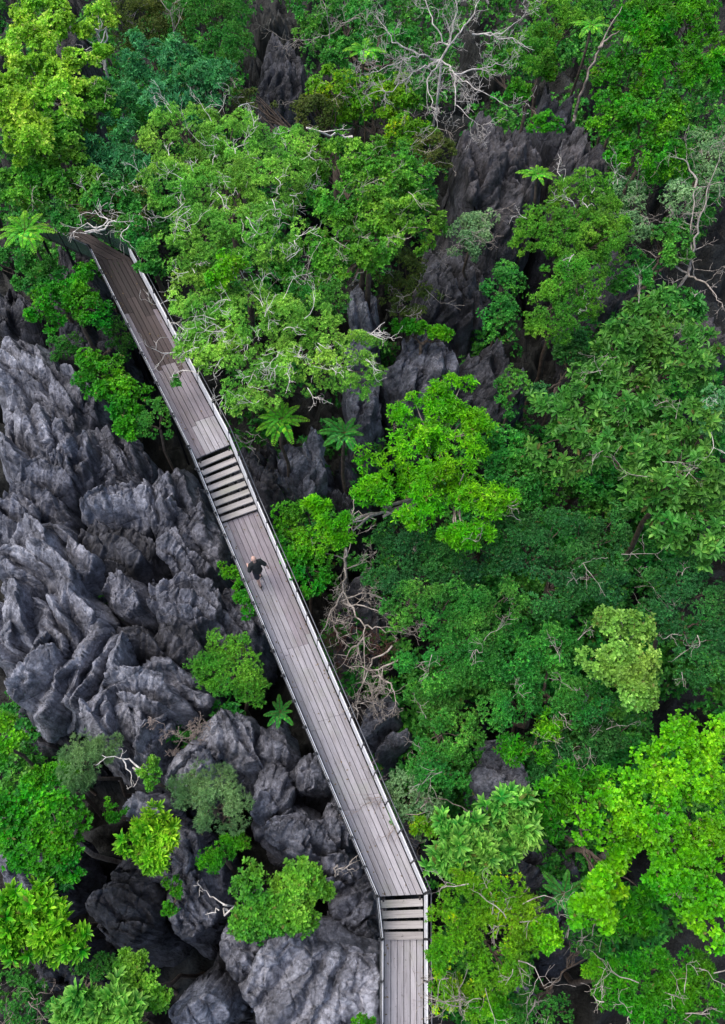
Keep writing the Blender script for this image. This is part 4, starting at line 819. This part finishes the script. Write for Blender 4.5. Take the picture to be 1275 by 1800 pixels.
frond_plant('bright fern-like frond plant on the left edge above the walkway corner', 45, 405, 2.6, 48, 12, 'palm')
frond_plant('bright fan of fronds right of the deck above the leaning plate', 495, 737, 1.6, 46, 11, 'palm')
frond_plant('dark frond plant just right of the bright fan of fronds', 605, 762, 1.2, 44, 10, 'palm_dark')
frond_plant('pale green frond rosette on the weathered cliff', 945, 306, 1.8, 32, 9, 'palm')
frond_plant('small dull frond rosette beside the lime round shrub', 493, 1252, -1.0, 28, 8, 'palm_dark')
frond_plant('dark frond plant in the shade of the lower right lime tree', 990, 1572, -.5, 42, 9, 'palm_dark')
frond_plant('green frond rosette behind the dead tree near the top', 640, 88, 2.0, 38, 8, 'palm')
frond_plant('upper green star of fronds beside the leaning trunk', 1040, 45, 3.6, 36, 8, 'palm')
frond_plant('lower green star of fronds right of the leaning trunk', 1110, 55, 3.6, 34, 8, 'palm')
frond_plant('green star of fronds on the top edge at the right', 1165, 20, 4., 34, 8, 'palm')

# bare trees
bare_tree('large pale leafless tree spreading at the top centre', [
  [(775, 105, 3.2), (790, 80, 3.8), (830, 30, 4.4), (850, -20, 4.6)],
  [(775, 105, 3.2), (735, 95, 3.8), (690, 115, 4.), (640, 135, 4.)],
  [(775, 105, 3.2), (800, 130, 3.6), (850, 165, 3.6), (905, 190, 3.4)],
  [(775, 105, 3.2), (748, 140, 3.4), (760, 190, 3.2), (770, 225, 3.)],
  [(790, 80, 3.8), (760, 40, 4.4), (745, -10, 4.8)],
  [(830, 60, 4.0), (880, 60, 4.2), (920, 30, 4.4)],
  [(735, 95, 3.8), (690, 70, 4.2), (660, 30, 4.4)],
  [(800, 130, 3.6), (850, 120, 3.8), (900, 110, 3.8)],
  [(790, 80, 3.8), (800, 30, 4.4), (805, -20, 4.8)], [(775, 105, 3.2), (720, 130, 3.8), (690, 160, 3.8), (640, 165, 3.8)], [(800, 130, 3.6), (800, 180, 3.3), (830, 215, 3.1)], [(850, 60, 4.), (900, 70, 4.), (940, 90, 4.)]], .05, 'bark_grey', lev=3, kids=3, every=.75, tl=.95, curl=.7)
bare_tree('thin leaning brown trunk growing from the rounded crag', [[(1010, 205, .6), (1030, 140, 2.4), (1052, 85, 3.4), (1080, 35, 4.2), (1092, 10, 4.6)], [(1052, 85, 3.4), (1075, 62, 3.9), (1095, 55, 4.2)]], .075, 'bark_tan', name='leaning_tree', lev=1, every=.15, tl=.5)
bare_tree('forked pale leafless tree at the right edge', [
  [(1210, 480, -.5), (1225, 420, .8), (1240, 340, 2.2), (1262, 290, 3.)],
  [(1210, 480, -.5), (1215, 400, 1.), (1222, 330, 2.), (1270, 322, 2.6)],
  [(1210, 480, -.5), (1170, 460, -.2), (1130, 440, 0.)], [(1222, 330, 2.), (1212, 285, 2.6), (1180, 275, 2.8)], [(1210, 480, -.5), (1245, 500, .2), (1275, 540, .4)]], .06, 'bark_pale', lev=2, every=.8, tl=.9)
bare_tree('tangle of fallen dead branches between the round green shrub and the dark canopy', [
  [(608, 955, -.2), (603, 1040, -.8), (640, 1100, -1.), (640, 1190, -1.1), (660, 1230, -1.2)], [(603, 1060, -.9), (650, 1070, -.9), (690, 1080, -.9)], [(640, 1120, -1.), (610, 1150, -1.), (590, 1150, -1.)],
  [(603, 1040, -.8), (565, 1110, -1.), (560, 1150, -1.1)],
  [(640, 1100, -1.), (690, 1110, -.9)], [(690, 1135, -.9), (650, 1165, -1.), (640, 1200, -1.1), (628, 1230, -1.2)],
  [(655, 1190, -1.), (690, 1200, -1.), (700, 1240, -1.2)], [(590, 1060, -.9), (640, 1040, -.9), (690, 1060, -.9)],
  [(700, 1160, -.8), (660, 1180, -.9), (612, 1170, -1.)]], .045, 'bark_pale', name='fallen_branches', cat='dead tree', lev=3, kids=3, every=1.1, tl=.85, up=-.1)
bare_tree('reddish dead brush behind the fallen branches', [[(620, 1100, -1.6), (600, 1130, -1.6), (590, 1160, -1.6)], [(620, 1100, -1.6), (650, 1130, -1.6)], [(620, 1080, -1.6), (600, 1090, -1.5), (580, 1120, -1.6)], [(660, 1100, -1.7), (670, 1150, -1.7)]], .02, 'bark_red', name='dead_brush', cat='dead shrub', lev=3, kids=4, every=1.6, tl=.6, up=-.1)
bare_tree('small twiggy dead bush on top of the pale rock', [[(320, 1300, -1.), (295, 1280, -.5), (285, 1270, -.4)], [(320, 1300, -1.), (322, 1275, -.4)], [(320, 1300, -1.), (345, 1278, -.5), (352, 1265, -.4)]], .016, 'bark_tan', name='dead_bush', cat='dead shrub', lev=3, kids=4, every=2.2, tl=.35)
bare_tree('crooked white branch across the fuzzy grey-green bush', [[(245, 1350, -.2), (220, 1335, .0), (200, 1328, .1), (180, 1335, .1)], [(215, 1333, .0), (235, 1372, -.2), (238, 1385, -.4)]], .03, 'bark_white', name='dead_branch', cat='branch', lev=1, every=1.0, tl=.3, root=(262, 1362, -1.5))
bare_tree('white twisted branch over the far walkway corner', [[(150, 408, 3.4), (175, 400, 3.6), (200, 385, 3.7), (230, 398, 3.6)], [(228, 396, 3.6), (210, 412, 3.5), (226, 432, 3.3)], [(175, 400, 3.6), (150, 395, 3.6), (125, 408, 3.6)], [(190, 390, 3.6), (170, 375, 3.7), (150, 372, 3.7)]], .03, 'bark_white', name='dead_branch', cat='branch', lev=1, kids=3, every=2.2, tl=.5, root=(240, 380, 2.6))
bare_tree('white crooked twig reaching over the deck edge', [[(345, 655, 3.2), (322, 650, 3.1), (316, 662, 3.0), (300, 668, 2.9)], [(335, 625, 3.2), (322, 640, 3.1), (310, 633, 3.1)]], .018, 'bark_white', name='dead_branch', cat='branch', lev=1, kids=1, every=.5, tl=.2, root=(370, 640, 2.6))
bare_tree('pale stick lying beside the upper stairs', [[(415, 765, -.2), (430, 777, -.2), (445, 772, -.1), (455, 762, 0.)], [(432, 758, 0.), (450, 765, 0.), (470, 775, -.2)], [(435, 785, -.3), (448, 795, -.4), (455, 808, -.5)]], .025, 'bark_pale', name='dead_branch', cat='branch', lev=1, every=1., tl=.25, root=(450, 790, -1.))
bare_tree('pale trunk of the vivid lime tree seen in the gap above the dead branches', [[(607, 1000, -.6), (610, 940, .8), (625, 900, 1.8), (660, 912, 2.2)], [(612, 940, .8), (625, 860, 2.0)]], .045, 'bark_pale', name='slender_tree', lev=1, every=.3, tl=.4)
bare_tree('white dead branch stub beside the wide round shrub', [[(395, 1590, -.6), (375, 1575, -.4), (362, 1570, -.3), (352, 1558, -.3)], [(385, 1600, -.6), (365, 1605, -.6)]], .022, 'bark_white', name='dead_branch', cat='branch', lev=1, every=1.5, tl=.25, root=(400, 1600, -1.5))
bare_tree('pale twig between the wide round shrub and the deck rail', [[(590, 1530, -.8), (610, 1525, -.6), (630, 1505, -.5), (635, 1495, -.5)], [(610, 1525, -.6), (630, 1530, -.6)]], .02, 'bark_pale', name='dead_branch', cat='branch', lev=1, every=1.5, tl=.3, root=(590, 1540, -2.))
bare_tree('bare grey sapling on the top edge above the dark feathery tree', [[(305, 60, 2.), (300, 20, 3.), (275, -10, 3.4)], [(305, 60, 2.), (320, 30, 2.8), (330, 5, 3.2)]], .03, 'bark_pale', lev=2, every=1.4, tl=.8)
bare_tree('bare branches at the top edge above the black cliff', [[(580, 60, 1.6), (575, 20, 2.8), (560, -10, 3.2)], [(580, 60, 1.6), (540, 70, 2.2), (500, 70, 2.4)], [(580, 60, 1.6), (610, 40, 2.4), (640, 20, 2.6)]], .03, 'bark_pale', lev=2, every=1.2, tl=.8)
bare_tree('pale arching stick above the feathery canopy', [[(540, 225, 3.4), (570, 232, 3.4), (600, 230, 3.3), (620, 225, 3.2)]], .035, 'bark_white', name='dead_branch', cat='branch', lev=1, every=.8, tl=.4, root=(620, 240, 2.))
bare_tree('crooked white branch beneath the small lime tree at the top left', [[(188, 50, 2.6), (178, 75, 2.4), (168, 88, 2.4), (175, 105, 2.2), (182, 118, 2.)], [(168, 88, 2.4), (150, 85, 2.6), (135, 75, 2.7)]], .035, 'bark_white', name='dead_branch', cat='branch', lev=1, every=.8, tl=.4, root=(184, 122, 1.5))
bare_tree('long bare limb bordering the black gap right of the canopy', [[(625, 490, 2.6), (660, 455, 3.2), (700, 420, 3.8), (730, 380, 4.)]], .03, 'bark_pale', name='dead_branch', cat='branch', lev=2, every=.8, tl=.6, root=(620, 500, 1.6))
bare_tree('brown twigs sticking out left of the vivid lime tree', [[(735, 745, 1.6), (710, 735, 1.8), (700, 700, 2.)], [(710, 735, 1.8), (695, 740, 1.8)]], .02, 'bark_tan', name='dead_branch', cat='branch', lev=2, every=1.5, tl=.5, root=(740, 760, 1.))

# low growth carpeting the chasm between the trees
def undergrowth():
    g = np.random.default_rng(99); pos = []
    polys = [(760, 1000, 640, 420, 1500), (1000, 1250, 280, 480, 1900), (1050, 250, 230, 260, 1300), (500, 300, 300, 280, 1400), (120, 250, 150, 260, 800), (1130, 700, 160, 200, 600), (60, 1400, 60, 250, 150), (850, 1650, 120, 150, 350), (650, 60, 400, 130, 1200)]
    for (cx, cy, ex, ey, n) in polys:
        for _ in range(n):
            a = g.random()*6.283; r = math.sqrt(g.random()); x, y = cx+ex*r*math.cos(a), cy+ey*r*math.sin(a)
            xl = 250+(y-560)*.44 if y < 1570 else 740
            if x < xl+60: 
                if not (x < 250 or (x < 420 and y > 1150)): continue
            if any(((x-hx)/ha)**2+((y-hy)/hb)**2 < 1 for hx, hy, ha, hb in ((480, 90, 60, 90), (790, 560, 40, 90), (960, 650, 40, 70), (1160, 400, 60, 70), (990, 1690, 70, 60), (800, 400, 50, 80))): continue
            z = g.uniform(-5., -3.)
            p = P(x, y, z)
            if vnoise(np.array([[p[0]*.45, p[1]*.45, 2.]]))[0] < -.25: continue
            pos.append(p)
    pos = np.array(pos); n = len(pos); nw = 9; sp = dict(SP['round']); sp['L'] = .2
    dv = unit(g.normal(0, 1, (n, nw, 3))+[0, 0, .6]); wp = (pos[:, None]+dv*.5*g.uniform(.4, 1, (n, nw, 1))).reshape(-1, 3)
    p, d, up, Ln = whorls(wp, unit(dv.reshape(-1, 3)+[0, 0, .6]), sp, g)
    v, f = leaf_geo(p, d, up, Ln, .55, False)
    o = put('undergrowth', mesh_from('undergrowth', v, [f], False, LM['mid'])); tag(o, 'dark green undergrowth on the floor of the chasms between the trees', 'undergrowth', kind='stuff')
undergrowth()

# ------------------------------------------------------------------ the walker
def build_person():
    foot = P(459, 1030, 0.); t_ = (1030-920)/(1576-920.); foot[2] = lerp(ZM0, ZM1, t_)+.0
    foot = P(459, 1031, foot[2]+.01)
    dr = unit((mL0-mL1)*np.array([1, 1, 0])); fa = math.atan2(dr[1], dr[0])-R(90)+R(4)     # facing up the walk
    root = thing('person', foot, 'bald man in a black t-shirt and dark shorts walking up the deck, seen from behind', 'person')
    root.rotation_euler = (0, 0, fa)
    # local frame: +y forward, +x right ; standing (rear) foot near origin
    def balls(chain):
        V = TB()
        for pts, rad in chain:
            pts = np.array(pts, float); rad = np.array(rad, float)
            n = max(6, int(np.linalg.norm(np.diff(pts, axis=0), axis=1).sum()/.03)); s = np.linspace(0, len(pts)-1, n)
            pp = np.stack([np.interp(s, range(len(pts)), pts[:, q]) for q in range(3)], 1); rr = np.interp(s, range(len(pts)), rad)
            d0 = unit(pp[0]-pp[1]); d1 = unit(pp[-1]-pp[-2])
            pp = np.concatenate([[pp[0]+d0*rr[0]*.85, pp[0]+d0*rr[0]*.5], pp, [pp[-1]+d1*rr[-1]*.5, pp[-1]+d1*rr[-1]*.85]]); rr = np.concatenate([[rr[0]*.4, rr[0]*.85], rr, [rr[-1]*.85, rr[-1]*.4]])
            V.tube(pp, rr, 12, True)
        return V
    def ell(V, c, r, n=16):
        th = np.linspace(.12, math.pi-.12, n); pts = np.array([[c[0], c[1], c[2]+r[2]*math.cos(q)] for q in th]); V.tube(pts, np.sin(th), n, True)
        a = V.V[-1]; a[:, 0] = c[0]+(a[:, 0]-c[0])*r[0]; a[:, 1] = c[1]+(a[:, 1]-c[1])*r[1]
    def remesh(name, V, mat, vox, par=root, sm=4):
        o = put(name, V.mesh(name, M[mat], smooth=True), par)
        r = o.modifiers.new('remesh', 'REMESH'); r.mode = 'VOXEL'; r.voxel_size = vox; r.use_smooth_shade = True
        s = o.modifiers.new('smooth', 'SMOOTH'); s.factor = .5; s.iterations = sm; return o
    hipz, shz = .93, 1.43
    HL, HR = (-.02, .17, hipz), (.16, .17, hipz)      # hips (person mid-stride: right/left)
    # rear (left-planted) leg: foot at origin; forward leg: knee lifted ahead
    bl = [
     ([(.07, .18, 1.0), (.07, .19, 1.15), (.07, .21, 1.30), (.07, .22, 1.40)], [.115, .105, .115, .09]),   # torso
     ([(-.08, .22, 1.40), (.07, .22, 1.42), (.22, .22, 1.40)], [.055, .06, .055]),                        # shoulders
     ([(.07, .22, 1.45), (.07, .24, 1.56)], [.06, .056]),                                                # neck
     ([(0., .17, .95), (-.01, .14, .5), (-.01, .03, .13), (-.01, .0, .06)], [.088, .062, .042, .038]),     # planted leg
     ([(-.01, -.05, .05), (-.01, .05, .045), (-.015, .15, .03)], [.036, .038, .026]),
     ([(.14, .18, .95), (.145, .40, .58), (.14, .36, .20), (.14, .36, .13)], [.088, .062, .042, .038]),    # forward leg
     ([(.14, .32, .11), (.14, .42, .09), (.14, .50, .08)], [.036, .038, .026]),
     ([(.25, .21, 1.40), (.37, .10, 1.17), (.42, .13, .95), (.43, .14, .90)], [.052, .042, .030, .026]),  # right arm, held out
     ([(-.11, .22, 1.40), (-.20, .14, 1.16), (-.16, .34, 1.02), (-.15, .38, 1.0)], [.052, .042, .030, .026]),# left arm, bent forward
    ]
    # hands: palm + five fingers
    def hand(w, d, th):
        w = np.array(w); d = unit(np.array(d)); s = unit(np.cross(d, [0, 0, 1.])); k = np.cross(s, d)
        out = [([w, w+d*.05, w+d*.085], [.024, .03, .03]), ([w+s*.018+d*.05, w-s*.018+d*.05], [.02, .02])]
        for i, (f, ln) in enumerate(zip((-.03, -.010, .010, .030), (.062, .078, .072, .056))):
            a = w+d*.085+s*f; out.append(([a, a+d*ln*.5-k*.008, a+d*ln*.8-k*.03], [.0095, .009, .0075]))
        a = w+d*.03+s*th*.028; out.append(([a, a+s*th*.03+d*.025, a+s*th*.04+d*.055], [.012, .011, .009])); return out
    bl += hand((.43, .14, .89), (.12, .1, -1.), -1)+hand((-.15, .40, 1.0), (.2, 1., .1), 1)
    V = balls(bl)
    ell(V, (.07, .265, 1.645), (.078, .098, .118)); ell(V, (.07, .30, 1.59), (.058, .062, .06))
    V.n = sum(len(a) for a in V.V)
    for sx in (-1, 1): V.tube([(.07+sx*.078, .255, 1.665), (.07+sx*.088, .245, 1.64), (.07+sx*.080, .255, 1.60)], [.012, .018, .012], 8)
    V.tube([(.07, .36, 1.665), (.07, .385, 1.625), (.07, .36, 1.61)], [.010, .017, .014], 8)
    V.tube([(.045, .352, 1.575), (.07, .362, 1.575), (.095, .352, 1.575)], [.006, .008, .006], 6)
    body = remesh('body', V, 'skin', .009)
    for sx in (-1, 1):
        E = TB(); E.tube([(.07+sx*.032, .350, 1.655), (.07+sx*.032, .357, 1.655)], [.012, .006], 8); put('eye', E.mesh('eye', M['sole']), root)
    S = balls([
     ([(.07, .18, .93), (.07, .18, 1.02), (.07, .195, 1.15), (.07, .21, 1.30), (.07, .22, 1.38)], [.175, .17, .165, .185, .15]),
     ([(-.10, .22, 1.40), (.07, .22, 1.435), (.24, .22, 1.40)], [.085, .09, .085]),
     ([(.24, .21, 1.40), (.345, .125, 1.22)], [.078, .075]), ([(-.10, .22, 1.40), (-.185, .15, 1.22)], [.078, .075])])
    for a in S.V[:1]: a[:, 1] = .2+(a[:, 1]-.2)*.92
    remesh('shirt', S, 'shirt', .014)
    H = balls([([(.03, .18, .90), (.11, .18, .90)], [.135, .135]), ([(.0, .17, .93), (-.01, .15, .62), (-.01, .14, .50)], [.115, .10, .095]), ([(.14, .18, .93), (.145, .33, .68), (.145, .40, .56)], [.115, .10, .095])])
    remesh('shorts', H, 'shorts', .014)
    for (x, y, z, pit) in ((-.012, .04, .0, 0), (.14, .40, .045, 8)):
        K = balls([([(x, y-.10, z+.045), (x, y, z+.05), (x, y+.11, z+.04)], [.043, .045, .036])]); K.V[0][:, 2] = np.maximum(K.V[0][:, 2], z+.012)
        sh = put('shoe', K.mesh('shoe', M['shoe'], smooth=True), root)
        K = TB(); K.hexa([(x-.045, y-.14, z), (x+.045, y-.14, z), (x+.045, y+.15, z), (x-.045, y+.15, z), (x-.045, y-.14, z+.022), (x+.045, y-.14, z+.022), (x+.045, y+.15, z+.022), (x-.045, y+.15, z+.022)]); put('sole', K.mesh('sole', M['sole']), sh)
build_person()

def fallen_leaves():
    g = np.random.default_rng(5); pos = []
    for (a, b, c, d), n in zip(tb_all, (60, 90, 25, 10)):
        for _ in range(n):
            u = g.random(); u = u if g.random() < .4 else (g.random()*.12 if g.random() < .5 else 1-g.random()*.12)
            t_ = g.random(); pos.append(lerp(lerp(a, b, u), lerp(c, d, u), t_)+[0, 0, .016])
    pos = np.array(pos); n = len(pos); a = g.random(n)*6.283; ax = np.stack([np.cos(a), np.sin(a), g.normal(0, .12, n)], 1)
    v, f = leaf_geo(pos, unit(ax), np.tile([0, 0, 1.], (n, 1)), g.uniform(.04, .09, n), .5, True)
    m_ = flat_mat('withered_leaf', (.13, .09, .04), .8, 0, .6, 3)
    o = put('fallen_leaves', mesh_from('fallen_leaves', v, [f], False, m_)); tag(o, 'small withered leaves scattered over the boardwalk planks', 'leaf litter', kind='stuff')
fallen_leaves()
print('TRIS', sum(len(o.data.loops)-2*len(o.data.polygons) for o in bpy.data.objects if o.type=='MESH'))
